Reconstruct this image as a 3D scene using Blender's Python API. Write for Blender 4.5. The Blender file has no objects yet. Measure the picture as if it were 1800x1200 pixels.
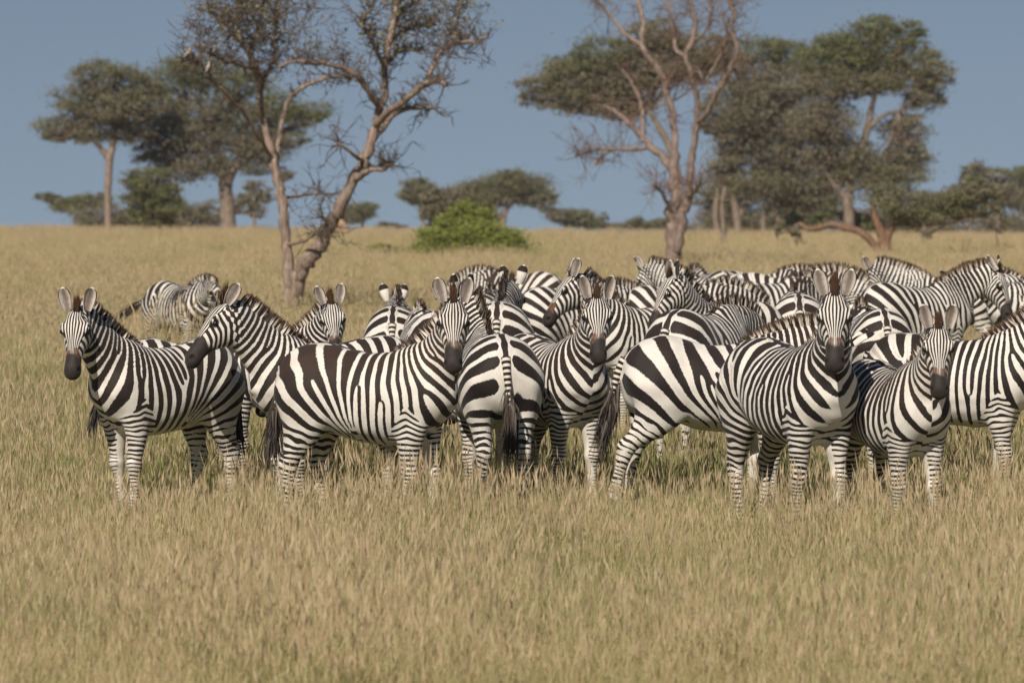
import bpy, bmesh, math, random
import numpy as np
from mathutils import Vector, Matrix

# ---------------------------------------------------------------- camera, sky, sun, exposure
SC = bpy.context.scene
COL = SC.collection
FPX = 7500.0            # focal length in photograph pixels (1800 px wide frame)
EYE = 2.10              # camera height above the ground at 30 m
EYE_PY = 405.0          # photograph row of the eye level
SLOPE = 0.00827         # the plain rises gently towards a crest

cam_d = bpy.data.cameras.new('camera')
cam = bpy.data.objects.new('camera', cam_d); COL.objects.link(cam)
cam.location = (0, 0, EYE); cam.rotation_euler = (math.radians(90), 0, 0)
cam_d.sensor_width = 36.0; cam_d.lens = FPX/1800*36
cam_d.shift_y = -(600-EYE_PY)/1800
cam_d.clip_start = 0.5; cam_d.clip_end = 6000
cam_d.dof.use_dof = True; cam_d.dof.focus_distance = 32.5; cam_d.dof.aperture_fstop = 4.2
SC.camera = cam

SUN_EL, SUN_AZ = 38.0, 199.0      # azimuth: clockwise from +Y; the sun stands behind the camera to the left
world = bpy.data.worlds.new('World'); SC.world = world; world.use_nodes = True
wn = world.node_tree; wn.nodes.clear()
sky = wn.nodes.new('ShaderNodeTexSky'); sky.sky_type = 'NISHITA'; sky.sun_disc = False
sky.sun_elevation = math.radians(SUN_EL); sky.sun_rotation = math.radians(SUN_AZ)
sky.altitude = 1500; sky.air_density = 1.0; sky.dust_density = 0.0; sky.ozone_density = 2.0
wtc = wn.nodes.new('ShaderNodeTexCoord'); lift = wn.nodes.new('ShaderNodeVectorMath'); lift.operation = 'ADD'
lift.inputs[1].default_value = (0, 0, 0.18)          # clear upper air down to the horizon: no pale band over the plain
wn.links.new(wtc.outputs['Generated'], lift.inputs[0]); wn.links.new(lift.outputs[0], sky.inputs['Vector'])
tint = wn.nodes.new('ShaderNodeMix'); tint.data_type = 'RGBA'; tint.blend_type = 'MULTIPLY'
tint.inputs[0].default_value = 1.0; tint.inputs[7].default_value = (0.90, 0.735, 0.595, 1)
bg = wn.nodes.new('ShaderNodeBackground'); bg.inputs['Strength'].default_value = 0.083
wo = wn.nodes.new('ShaderNodeOutputWorld')
wn.links.new(sky.outputs[0], tint.inputs[6]); wn.links.new(tint.outputs[2], bg.inputs['Color'])
wn.links.new(bg.outputs[0], wo.inputs[0])
sun_d = bpy.data.lights.new('sun', 'SUN'); sun_d.energy = 3.8; sun_d.angle = math.radians(0.6)
sun_d.color = (1.0, 0.925, 0.82)
sun = bpy.data.objects.new('sun', sun_d); COL.objects.link(sun)
_az, _el = math.radians(SUN_AZ), math.radians(SUN_EL)
_to_sun = Vector((math.sin(_az)*math.cos(_el), math.cos(_az)*math.cos(_el), math.sin(_el)))
sun.rotation_euler = (-_to_sun).to_track_quat('-Z', 'Y').to_euler()
sun.location = (-20, -20, 40)
SC.view_settings.view_transform = 'Standard'; SC.view_settings.look = 'None'
SC.view_settings.gamma = 1.0; SC.view_settings.exposure = 0.3; SC.view_settings.use_curve_mapping = False

# ---------------------------------------------------------------- helpers
def ground_z(y):
    """height of the plain at distance y: even rise to a crest near 285 m, then a slow fall"""
    y = np.asarray(y, dtype=float)
    up = SLOPE*(np.minimum(y, 207.0)-30.0)
    t = np.clip((y-207.0)/60.0, 0, None)
    return up + SLOPE*60*(t - t*t*0.5)*(t < 1) + np.where(t >= 1, SLOPE*60*0.5 - (y-267.0)*0.004, 0)
def at(px, py, dist):
    """point seen at photograph pixel (px, py) at a given distance"""
    return Vector(((px-900.0)/FPX*dist, dist, EYE-(py-EYE_PY)/FPX*dist))
def tag(o, label=None, cat=None, group=None, kind=None):
    if label: o['label'] = label
    if cat: o['category'] = cat
    if group: o['group'] = group
    if kind: o['kind'] = kind
    return o
def empty(name, loc, rz=0.0):
    o = bpy.data.objects.new(name, None); o.empty_display_size = 0.2
    o.location = loc; o.rotation_euler = (0, 0, rz); COL.objects.link(o); return o
def mesh_from(name, V, faces, smooth=True):
    """V (n,3) array, faces: array (m,k) with constant k, or list of such arrays"""
    me = bpy.data.meshes.new(name)
    fl = faces if isinstance(faces, list) else [faces]
    fl = [np.asarray(f, dtype=np.int32) for f in fl if len(f)]
    me.vertices.add(len(V)); me.vertices.foreach_set('co', np.asarray(V, dtype=np.float32).ravel())
    loops = np.concatenate([f.ravel() for f in fl])
    tot = np.concatenate([np.full(len(f), f.shape[1], dtype=np.int32) for f in fl])
    start = np.concatenate([[0], np.cumsum(tot)[:-1]]).astype(np.int32)
    me.loops.add(len(loops)); me.loops.foreach_set('vertex_index', loops)
    me.polygons.add(len(tot)); me.polygons.foreach_set('loop_start', start)
    me.polygons.foreach_set('loop_total', tot)
    me.polygons.foreach_set('use_smooth', np.full(len(tot), smooth))
    me.update(calc_edges=True); me.validate(); return me
def attr(me, name, arr):
    a = me.attributes.new(name, 'FLOAT', 'POINT'); a.data.foreach_set('value', np.asarray(arr, dtype=np.float32))
def obj(name, me, mat=None, parent=None, loc=None):
    o = bpy.data.objects.new(name, me); COL.objects.link(o)
    if mat is not None: me.materials.append(mat)
    if parent is not None: o.parent = parent
    if loc is not None: o.location = loc
    return o
def sstep(a, b, x):
    t = np.clip((x-a)/(b-a), 0, 1); return t*t*(3-2*t)

class NT:
    """tiny node-tree writer"""
    def __init__(self, name):
        self.m = bpy.data.materials.new(name); self.m.use_nodes = True
        self.t = self.m.node_tree; self.t.nodes.clear()
        self.out = self.n('ShaderNodeOutputMaterial')
    def n(self, typ, **kw):
        x = self.t.nodes.new(typ)
        for k, v in kw.items(): setattr(x, k, v)
        return x
    def l(self, a, b): self.t.links.new(a, b)
    def val(self, sock, v):
        if hasattr(v, 'is_linked') or hasattr(v, 'links'): self.l(v, sock)
        else: sock.default_value = v
    def at(self, name): return self.n('ShaderNodeAttribute', attribute_name=name).outputs['Fac']
    def atv(self, name): return self.n('ShaderNodeAttribute', attribute_name=name).outputs['Color']
    def math(self, op, a, b=0.0, c=None, clamp=False):
        x = self.n('ShaderNodeMath', operation=op, use_clamp=clamp); self.val(x.inputs[0], a); self.val(x.inputs[1], b)
        if c is not None: self.val(x.inputs[2], c)
        return x.outputs[0]
    def mixf(self, f, a, b):
        x = self.n('ShaderNodeMix'); self.val(x.inputs[0], f); self.val(x.inputs[2], a); self.val(x.inputs[3], b); return x.outputs[0]
    def mix(self, f, a, b, blend='MIX'):
        x = self.n('ShaderNodeMix', data_type='RGBA', blend_type=blend)
        self.val(x.inputs[0], f); self.val(x.inputs[6], a); self.val(x.inputs[7], b); return x.outputs[2]
    def ss(self, x, a, b):
        r = self.n('ShaderNodeMapRange', interpolation_type='SMOOTHSTEP')
        self.val(r.inputs[0], x); r.inputs[1].default_value = a; r.inputs[2].default_value = b; return r.outputs[0]
    def noise(self, scale, detail=2.0, vec=None, rough=0.5):
        x = self.n('ShaderNodeTexNoise'); x.inputs['Scale'].default_value = scale
        x.inputs['Detail'].default_value = detail; x.inputs['Roughness'].default_value = rough
        if vec is not None: self.l(vec, x.inputs['Vector'])
        return x.outputs['Fac']
    def bsdf(self, col, rough=0.8, spec=0.3, bump=None, strength=0.3, dist=0.01, trans=None, sheen=0.0):
        b = self.n('ShaderNodeBsdfPrincipled'); self.val(b.inputs['Base Color'], col); self.val(b.inputs['Roughness'], rough)
        b.inputs['Specular IOR Level'].default_value = spec
        if sheen: b.inputs['Sheen Weight'].default_value = sheen
        if bump is not None:
            bp = self.n('ShaderNodeBump'); bp.inputs['Strength'].default_value = strength
            bp.inputs['Distance'].default_value = dist; self.l(bump, bp.inputs['Height']); self.l(bp.outputs[0], b.inputs['Normal'])
        sh = b.outputs[0]
        if trans is not None:
            tr = self.n('ShaderNodeBsdfTranslucent'); self.val(tr.inputs['Color'], col)
            mx = self.n('ShaderNodeMixShader'); mx.inputs[0].default_value = trans
            self.l(sh, mx.inputs[1]); self.l(tr.outputs[0], mx.inputs[2]); sh = mx.outputs[0]
        self.l(sh, self.out.inputs['Surface']); return self.m
def rgb(r, g, b): return (r, g, b, 1.0)
def srgb(r, g, b):
    f = lambda c: (c/255/12.92 if c/255 <= 0.04045 else ((c/255+0.055)/1.055)**2.4)
    return (f(r), f(g), f(b), 1.0)
# ---------------------------------------------------------------- the plain
def ground_mat():
    N = NT('dry_savanna_soil')
    tc = N.n('ShaderNodeTexCoord').outputs['Object']
    n1 = N.noise(0.06, 4, tc); n2 = N.noise(1.4, 5, tc, 0.65)
    mp = N.n('ShaderNodeMapping'); mp.inputs['Scale'].default_value = (1.0,0.14,1.0); N.l(tc, mp.inputs['Vector'])
    n3 = N.noise(2.2, 4, mp.outputs[0], 0.7)
    c = N.mix(N.ss(n1, 0.40, 0.62), rgb(0.38,0.29,0.125), rgb(0.26,0.235,0.09))
    c = N.mix(N.ss(n3, 0.35, 0.7), c, rgb(0.50,0.385,0.175))
    c = N.mix(N.math('MULTIPLY', N.ss(n2, 0.5, 0.75), 0.5), c, rgb(0.12,0.095,0.045))
    return N.bsdf(c, 0.95, 0.1, bump=n2, strength=0.6, dist=0.08)
ys = np.concatenate([np.linspace(-20,60,41), np.linspace(64,340,70), np.array([360,400,500,600,700])])
xs = np.concatenate([[-500,-250,-120], np.linspace(-60,60,25), [120,250,500]])
gx, gy = np.meshgrid(xs, ys, indexing='ij'); gz = ground_z(gy)+0.02*np.sin(gx*0.31+gy*0.17)+0.015*np.sin(gx*0.9-gy*0.4)-0.0085*np.clip(gx,-60,60)*np.clip((gy-150)/130,0,1)
g = np.arange(gx.size).reshape(gx.shape)
me = mesh_from('ground', np.stack([gx,gy,gz],-1).reshape(-1,3), np.stack([g[:-1,:-1],g[1:,:-1],g[1:,1:],g[:-1,1:]],-1).reshape(-1,4))
tag(obj('ground', me, ground_mat()), kind='structure')

# ---------------------------------------------------------------- trees
def tube(polys, sides=7):
    """polys: list of (points (n,3), radii (n)) -> verts, quads, along"""
    V, Q = [], []; off = 0
    th = np.linspace(0, 2*math.pi, sides+1)[:-1]
    for P, r in polys:
        P = np.asarray(P, float); n = len(P); r = np.asarray(r, float)
        d = np.gradient(P, axis=0); d /= np.linalg.norm(d,axis=1)[:,None]+1e-9
        ref = np.array([0.13,0.98,0.1]); a = np.cross(d, ref); a /= np.linalg.norm(a,axis=1)[:,None]+1e-9; b = np.cross(d, a)
        V.append((P[:,None]+r[:,None,None]*(np.cos(th)[None,:,None]*a[:,None]+np.sin(th)[None,:,None]*b[:,None])).reshape(-1,3))
        g = np.arange(n*sides).reshape(n,sides)+off; g2 = np.roll(g,-1,1)
        Q.append(np.stack([g[:-1],g2[:-1],g2[1:],g[1:]],-1).reshape(-1,4)); off += n*sides
    return np.concatenate(V), np.concatenate(Q)
def wiggle(P, r, rng, amp=0.4, sub=4):
    """subdivide a polyline smoothly and roughen it: amp in radii"""
    P = np.asarray(P, float); n = len(P); t = np.arange(n); ts = np.linspace(0, n-1, (n-1)*sub+1)
    out = np.zeros((len(ts),3)); d = np.gradient(P, axis=0) if n > 2 else np.repeat(P[1:]-P[:1],2,0)
    k = np.clip(ts.astype(int),0,n-2); u = (ts-k)[:,None]
    out = (2*u**3-3*u**2+1)*P[k]+(u**3-2*u**2+u)*d[k]+(-2*u**3+3*u**2)*P[k+1]+(u**3-u**2)*d[k+1]
    rr = np.interp(ts, t, r); nz = rng.normal(0,1,(len(ts),3))*amp*rr[:,None]; nz[0] = 0
    return out+nz, rr*rng.uniform(0.9,1.14,len(ts))
def bark_mat(name, c1, c2):
    N = NT(name); tc = N.n('ShaderNodeTexCoord').outputs['Object']
    mp = N.n('ShaderNodeMapping'); mp.inputs['Scale'].default_value = (9,9,2.2); N.l(tc, mp.inputs['Vector'])
    n = N.noise(1.6, 5, mp.outputs[0], 0.65); n2 = N.noise(0.9, 3, tc)
    c = N.mix(N.ss(n, 0.35, 0.68), c1, c2); c = N.mix(N.math('MULTIPLY', N.ss(n2, 0.45, 0.7), 0.5), c, rgb(0.20,0.165,0.135))
    return N.bsdf(c, 0.9, 0.15, bump=n, strength=0.9, dist=0.05)
def leaf_mat(name, trans=0.42):
    N = NT(name); tn = N.at('tone'); gr = N.at('green')
    dry = N.mix(tn, rgb(0.21,0.178,0.125), rgb(0.385,0.328,0.235)); grn = N.mix(tn, rgb(0.135,0.15,0.052), rgb(0.28,0.29,0.11))
    return N.bsdf(N.mix(gr, dry, grn), 0.7, 0.2, trans=trans)
def vivid_mat():
    N = NT('fresh_bush_leaf'); tn = N.at('tone'); gr = N.at('green')
    return N.bsdf(N.mix(gr, rgb(0.22,0.17,0.08), N.mix(tn, rgb(0.25,0.29,0.06), rgb(0.50,0.54,0.16))), 0.6, 0.2, trans=0.48)
BARK_PINK = bark_mat('acacia_bark_pale', rgb(0.19,0.135,0.105), rgb(0.39,0.295,0.23))
BARK_DARK = bark_mat('dead_acacia_bark', rgb(0.17,0.122,0.10), rgb(0.36,0.27,0.22))
BARK_GREY = bark_mat('acacia_bark_grey', rgb(0.15,0.115,0.09), rgb(0.33,0.255,0.195))
BARK_RED = bark_mat('acacia_bark_red', rgb(0.15,0.085,0.055), rgb(0.28,0.17,0.11))
TWIG = bark_mat('twig_bark', rgb(0.085,0.062,0.046), rgb(0.19,0.142,0.105))
LEAF = leaf_mat('acacia_leaf'); VIVID = vivid_mat()
def leaves(C, size, rng, green, tone, flat=0.5, elong=2.2):
    """one small leaf quad (a pinnate spray) for each point of C"""
    n = len(C); a = rng.normal(size=(n,3)); a[:,2] *= flat; a /= np.linalg.norm(a,axis=1)[:,None]
    b = np.cross(a, rng.normal(size=(n,3))); b /= np.linalg.norm(b,axis=1)[:,None]
    s = (size*rng.uniform(0.6,1.5,n))[:,None]
    V = np.stack([C-a*s*0.5, C+b*s*0.5/elong, C+a*s*0.5, C-b*s*0.5/elong],1).reshape(-1,3)
    Q = np.arange(n*4).reshape(n,4)
    return V, Q, np.repeat(green,4), np.repeat(tone,4)
def twigs_on(P, r, rng, n, length, rad, up=0.5, spread=1.0, sub=2):
    """side twigs along a branch, each with smaller ones"""
    out = []; P = np.asarray(P); m = len(P)
    for _ in range(n):
        f = rng.uniform(0.1,1.0)*(m-1); i = min(int(f), m-2); p = P[i]+(P[i+1]-P[i])*(f-i)
        d = rng.normal(size=3)*spread; d[2] += up; d /= np.linalg.norm(d)
        L = length*rng.uniform(0.5,1.3); q = [p]
        for k in range(4):
            d = d+rng.normal(0,0.28,3); d[2] += 0.06; d /= np.linalg.norm(d); q.append(q[-1]+d*L/4)
        out.append((np.array(q), np.linspace(rad, rad*0.35, 5)))
        for _2 in range(sub):
            j = rng.integers(1,5); d2 = d*0.4+rng.normal(0,0.8,3); d2 /= np.linalg.norm(d2); L2 = L*rng.uniform(0.25,0.55)
            out.append((np.array([q[j], q[j]+d2*L2*0.5+rng.normal(0,0.05*L2,3), q[j]+d2*L2]), np.array([rad*0.6,rad*0.45,rad*0.2])))
    return out
def pl(pts, D, rng=None, depth=0.0, spx=None):
    """picture polyline (px, py, radius px[, depth offset m]) at distance D -> points, radii"""
    P, r = [], []
    for p in pts:
        dd = D+(p[3] if len(p) > 3 else 0.0); P.append(at(p[0], p[1], dd)); r.append(p[2]*dd/FPX)
    return np.array([tuple(v) for v in P]), np.array(r)
def tree_object(name, label, base, stems, twigs, leafset, bark, group, cat='tree', leafmat=None, twigmat=None):
    base = np.array(base); root = empty(name, tuple(base)); tag(root, label, cat, group)
    if stems:
        V, Q = tube(stems, 9); obj('trunk', mesh_from('trunk', V-base, Q), bark, root)
    if twigs:
        V, Q = tube(twigs, 4); o = obj('twig_work', mesh_from('twig_work', V-base, Q), twigmat or TWIG, root); o['kind'] = 'stuff'
    if leafset is not None:
        V, Q, gr, tn = leafset; me = mesh_from('crown', V-base, Q, smooth=False); attr(me,'green',gr); attr(me,'tone',tn)
        o = obj('crown', me, leafmat or LEAF, root); o['kind'] = 'stuff'
    return root

# --- the forked bare acacia behind the herd (81 m)
def forked_tree():
    rng = np.random.default_rng(11); D = 81.0
    stems = [
        [(513,568,21),(514,545,18),(516,520,16.5),(512,500,13,0),(506,470,10.5,.1),(503,430,10,.2),(499,390,9.5,.2),(494,350,9.5,.3),(488,318,9.5,.3),(481,285,11,.3),(473,255,8,.3),(466,225,7.5,.4),(458,190,8,.4),(457,155,8,.4),(450,122,8,.4),(436,92,6,.2),(418,66,5,0),(398,45,4,-.2),(378,28,3,-.3),(350,14,2.2,-.5)],
        [(516,522,15),(528,485,14,-.1),(545,452,14,-.2),(566,425,13,-.2),(583,392,12.5,-.3),(600,355,12,-.4),(622,318,12,-.4),(640,285,13,-.3),(650,255,10.5,-.2),(660,222,10,-.2),(668,195,9.5,-.2),(676,165,8.5,-.1),(676,120,7.5,0),(682,80,7,.1),(690,40,6,.2),(698,0,5,.3),(704,-40,3.5,.4)],
        [(488,318,6.5,.3),(486,290,6,.4),(487,262,5.5,.6),(492,230,5.5,.8),(498,200,5.5,1.0),(508,175,5.5,1.1),(524,158,5.5,1.2),(545,148,5,1.2),(570,138,4.5,1.3),(595,134,3.5,1.4),(618,140,2.5,1.5)],
        [(668,195,7,-.2),(655,172,6.5,-.6),(640,150,6.5,-.8),(625,132,6,-1),(605,120,5.5,-1.1),(575,112,5,-1.3),(545,110,4.5,-1.4),(515,108,4,-1.5),(490,118,3,-1.6)],
        [(660,222,7.5,-.2),(680,200,7.5,-.7),(705,182,7,-1.1),(728,165,6.5,-1.4),(748,148,6.5,-1.6),(770,140,5.5,-1.9),(785,150,4,-2.2)],
        [(748,148,5.5,-1.6),(760,120,5,-1.5),(775,92,4.8,-1.3),(792,78,5.2,-1.3),(815,74,4.8,-1.5),(838,74,4,-1.8),(856,66,2.5,-2)],
        [(650,255,7,-.2),(672,228,6.5,.5),(690,205,6.5,.9),(712,192,5.5,1.2),(740,190,4,1.5),(768,190,2.6,1.7)],
        [(640,285,6,-.3),(658,296,5.5,.2),(672,290,5,.5),(690,288,3.5,.8)],
        [(622,318,7,-.4),(640,306,6.5,-.8),(655,298,5,-1.1),(675,298,4,-1.4),(690,290,2.5,-1.6)],
        [(640,285,5,-.3),(622,272,4,-.8),(605,258,3.5,-1.0),(592,250,2.5,-1.1)],
        [(676,120,5,0),(690,100,4.5,.6),(710,88,4,.9),(735,90,3,1.2),(742,84,2,1.4)],
        [(676,120,4.5,0),(665,95,4.2,-.7),(650,65,4,-1),(638,40,3.6,-1.2),(646,22,4,-1.3),(655,16,2.5,-1.3)],
        [(682,80,5,.1),(700,60,4.6,.8),(725,48,4.2,1.2),(750,46,3.2,1.5),(764,44,2.2,1.7)],
        [(690,40,4,.2),(710,20,3.5,.8),(735,0,3,1.2),(760,-20,2,1.5)],
        [(792,78,3.8,-1.3),(800,50,3.4,-1.2),(806,20,3,-1.1),(816,-15,2.4,-1)],
        [(457,155,5,.4),(470,130,4.6,.9),(480,105,4.2,1.2),(486,70,3.8,1.5),(484,30,3.2,1.7),(490,-15,2.4,2)],
        [(450,122,5,.4),(432,118,4.2,-.4),(412,112,3.6,-.9),(390,104,3.2,-1.2),(362,92,2.6,-1.5),(338,80,2,-1.7)],
        [(481,285,4,.3),(455,240,4.6,-.3),(430,200,4.6,-.8),(412,180,4.4,-1.1),(395,160,4,-1.4),(378,148,3.4,-1.6),(365,125,3,-1.8),(348,112,2.6,-2),(332,104,2.2,-2.2)],
        [(398,45,3,-.2),(420,20,2.8,.3),(435,-10,2.4,.6)],
        [(436,92,4,.2),(452,60,3.6,.7),(460,25,3,1.0),(466,-20,2.4,1.3)],
        [(503,430,3.6,.2),(530,425,3,-.4),(555,412,2.6,-.8),(570,405,2,-1.1)],
        [(494,350,3.4,.3),(520,345,2.8,.8),(545,342,2.4,1.2),(575,340,1.8,1.5)],
        [(583,392,5,-.3),(572,386,4,-.5),(566,382,3.5,-.6)],
    ]
    main = []; allp = []
    for st in stems:
        P, r = pl(st, D); r = r*np.interp(P[:,2], [1.5,4.0], [0.95,0.80]); P, r = wiggle(P, r, rng, 0.2, 4); main.append((P, r)); allp.append((P, r))
    tw = []
    for i, (P, r) in enumerate(allp):
        up = P[:,2] > 5.0
        m = P[up] if up.sum() > 3 else P[-4:]
        n = 5 if i < 2 else 12
        if i in (0,15,18,19): n = 26
        if i in (3,2,13,14,5,11): n = 20
        tw += twigs_on(m, None, rng, n, 0.60 if i not in (0,15,18,19) else 0.85, 0.012, up=0.35, sub=4)
    for i, (P, r) in enumerate(allp):
        seg = P[P[:,2] > 4.2]
        if len(seg) > 3:
            Ls = np.linalg.norm(np.diff(seg,axis=0),axis=1).sum()
            tw += twigs_on(seg, None, rng, int(20*Ls), 0.24, 0.0125, up=0.9, sub=3)
    for i in (0, 1, 20, 21):     # thin dead shoots low on the stems
        P = allp[i][0]; tw += twigs_on(P[len(P)//5:], None, rng, 12, 0.5, 0.009, up=0.5, sub=3)
    # fine bushy sprays with a little dull leaf in the upper crown
    C = []
    for i, (P, r) in enumerate(tw):
        if P[-1,2] > 5.6 and rng.random() < 0.35:
            k = rng.integers(2,6); C.append(P[-1]+rng.normal(0,0.10,(k,3)))
    # a dense spray of twigs over the left stem
    hub = [at(x, y, D+dd) for x, y, dd in ((395,40,-.5),(430,30,.5),(470,40,1),(500,60,1.3),(450,85,.2),(410,75,-.6),(540,75,-1),(520,20,1.6),(370,60,-1),(585,90,-1),(800,60,-1.3),(830,55,-1.5),(740,30,1),(640,100,-1))]
    for hb in hub:
        hb = np.array(tuple(hb)); st = np.array([hb+rng.normal(0,0.3,3) for _ in range(7)])
        tw += twigs_on(st, None, rng, 16, 0.55, 0.009, up=0.6, sub=4)
        C.append(hb+rng.normal(0,1,(16,3))*np.array([0.42,0.42,0.30]))
    C = np.concatenate(C); n = len(C)
    L = leaves(C, 0.085, rng, (rng.random(n) < 0.5)*rng.uniform(0.3,0.8,n), rng.random(n))
    b = at(513,562,D); b.z = float(ground_z(D))
    tree_object('forked_acacia_tree', 'bare forked acacia with two pale pinkish trunks and thorny twigs behind the herd', tuple(b), main, tw, L, BARK_PINK, 'trees on the plain')
forked_tree()

# --- the many-stemmed leafless acacia right of the middle (131 m)
def bare_tree():
    rng = np.random.default_rng(23); D = 131.0
    stems = [
        [(1186,492,15),(1185,460,13.5),(1185,420,13),(1183,380,13.5),(1186,345,12,.2),(1184,300,11,.4),(1186,250,9.5,.6),(1183,205,9,.8),(1172,160,8.5,1),(1160,125,8,1.2),(1140,100,7,1.4),(1128,80,6.5,1.5),(1130,45,6.5,1.6),(1124,10,6,1.8),(1118,-30,5,2)],
        [(1190,440,9,-.2),(1200,390,9.5,-.4),(1208,345,9,-.5),(1214,300,8.5,-.7),(1220,255,8.5,-.8),(1226,215,9,-1),(1224,170,7.5,-1.2),(1215,130,7,-1.4),(1206,100,7.5,-1.5),(1216,75,7,-1.6),(1222,40,6.5,-1.6),(1212,5,6,-1.6),(1205,-30,5,-1.6)],
        [(1226,215,7.5,-1),(1242,200,7.5,-1.6),(1256,170,7.5,-2.1),(1272,145,7.2,-2.5),(1285,118,7,-2.8),(1296,85,6.6,-3),(1288,55,6.2,-3),(1290,25,6,-3),(1282,0,5.5,-3),(1278,-30,4.5,-3)],
        [(1184,300,10,.4),(1165,275,10,1.4),(1145,258,9,2.2),(1125,235,8,3),(1105,215,7,3.6),(1080,195,5.5,4.2),(1050,185,4,5)],
        [(1145,258,6,2.2),(1115,262,5.5,2.8),(1085,262,4.5,3.2),(1060,272,4,3.6),(1045,290,3,3.8)],
        [(1085,262,4,3.2),(1055,262,4,3.6),(1025,270,3.2,4),(1012,274,2.4,4.2)],
        [(1130,250,6,2.6),(1130,215,5.5,3),(1126,180,5,3.4),(1110,145,4.5,3.6),(1090,118,3.5,3.8)],
        [(1128,80,5,1.5),(1100,60,5,2),(1080,35,4.5,2.4),(1062,15,4,2.6),(1045,0,3.5,2.8),(1020,-12,2.5,3)],
        [(1206,100,5.5,-1.5),(1188,88,5,-1),(1186,65,5,-.8),(1180,35,4.5,-.6),(1172,0,4,-.4)],
        [(1242,140,4,-2),(1260,110,3.8,-2.2),(1270,85,3.6,-2.3),(1278,60,3.2,-2.5),(1272,25,3,-2.6)],
        [(1256,170,4,-2.1),(1240,145,3.6,-1.8),(1228,125,3,-1.5)],
        [(1208,345,5,-.5),(1222,335,4,-1.2),(1232,322,3,-1.8)],
        [(1172,160,4.5,1),(1180,135,4,.6),(1196,125,3,.3)],
        [(1183,380,4,0),(1165,342,3,-.6),(1150,325,2.4,-1)],
        [(1216,75,4,-1.6),(1236,60,3.5,-2),(1250,30,3,-2.3),(1246,0,2.6,-2.4)],
    ]
    main = []; tw = []
    for i, st in enumerate(stems):
        P, r = pl(st, D); r = r*np.interp(P[:,2], [2.5,5.0], [0.95,0.66]); P, r = wiggle(P, r, rng, 0.22, 4); main.append((P, r))
        top = P[len(P)//3:]
        tw += twigs_on(top, None, rng, 22 if i > 2 else 30, 0.95, 0.014, up=0.3, sub=5)
    b = at(1186,478,D); b.z = float(ground_z(D))
    tree_object('leafless_acacia_tree', 'leafless acacia with many reddish upright stems right of the middle', tuple(b), main, tw, None, BARK_DARK, 'trees on the plain', twigmat=bark_mat('reddish_twig', rgb(0.14,0.085,0.06), rgb(0.28,0.18,0.125)))
bare_tree()

# --- leafy acacias on the crest: blobs are (px, py, rx, ry, greenness)
LEAFK = 0.80
def leafy_tree(name, label, D, trunks, blobs, nleaf, seed, size=0.26, bark=None, group='trees on the plain', limb=True, depth=0.75, leafmat=None, cat='tree', elong=3.0, clump=66):
    rng = np.random.default_rng(seed); main = []; nleaf = int(nleaf*3.3)
    for tr in trunks:
        P, r = pl(tr, D); P, r = wiggle(P, r, rng, 0.07, 3); main.append((P, r))
    tops = [m[0][-1] for m in main]; tw = []
    C, G, T = [], [], []; area = sum(b[2]*b[3] for b in blobs)
    for b in blobs:
        bx, by, rx, ry, gr = b[:5]; dd = rng.uniform(-0.5,0.5)*rx*depth/FPX*D
        c = np.array(tuple(at(bx, by, D+dd))); sx, sz = rx/FPX*D, ry/FPX*D
        n = int(nleaf*rx*ry/area); k = max(6, int(n/clump))
        # leaf sprays gathered into flattish clumps, clumps fill the blob with gaps between
        u = rng.normal(size=(k,3)); u /= np.linalg.norm(u,axis=1)[:,None]; u *= rng.uniform(0.25,1.0,k)[:,None]**0.5
        cc = c+u*np.array([sx, sx*depth, sz]); cs = sx*rng.uniform(0.10,0.27,k)
        idx = rng.integers(0,k,n); q = rng.normal(size=(n,3))*np.array([1,1,0.40])
        q *= np.where(rng.random(n) < 0.16, 1.45, 1.0)[:,None]; p = cc[idx]+q*cs[idx][:,None]; C.append(p)
        hgt = (p[:,2]-c[2])/sz
        gclump = np.clip(gr+0.10+rng.normal(0,0.22,k), 0, 1)
        G.append(np.clip(gclump[idx]*1.0+rng.normal(0,0.12,n), 0, 1)); T.append(np.clip(rng.normal(0.45,0.2,k)[idx]+rng.normal(0,0.2,n), 0, 1))
        if limb and tops:
            t0 = min(tops, key=lambda t: np.linalg.norm((t-c)*np.array([1,0.3,1.0])))
            for _ in range(3):
                e = c+rng.normal(0,0.30,3)*np.array([sx,sx*depth,sz])-np.array([0,0,0.25*sz]); mid = t0*0.5+e*0.5+np.array([0,0,rng.uniform(-0.1,0.12)*np.linalg.norm(e-t0)])
                P, r = wiggle([t0, mid, e], [0.075*D/250, 0.05*D/250, 0.02*D/250], rng, 0.6, 5); main.append((P, r))
            for cl in cc[::2]:
                e = cl; s = c*0.6+t0*0.4+rng.normal(0,0.2,3)*sx; P, r = wiggle([s, (s+e)*0.5+rng.normal(0,0.08,3)*sx, e+rng.normal(0,0.1,3)*sx], [0.05*D/250,0.035*D/250,0.015*D/250], rng, 0.6, 3); tw.append((P, r))
    C = np.concatenate(C); L = leaves(C, size*LEAFK, rng, np.concatenate(G), np.concatenate(T), flat=0.8, elong=elong)
    bp = trunks[0][0] if trunks else blobs[0]; b = at(bp[0], bp[1], D); b.z = min(float(ground_z(D)), b.z if D > 300 else 99)
    return tree_object(name, label, tuple(b), main, tw, L, bark or BARK_GREY, group, cat, leafmat=leafmat)
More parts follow.
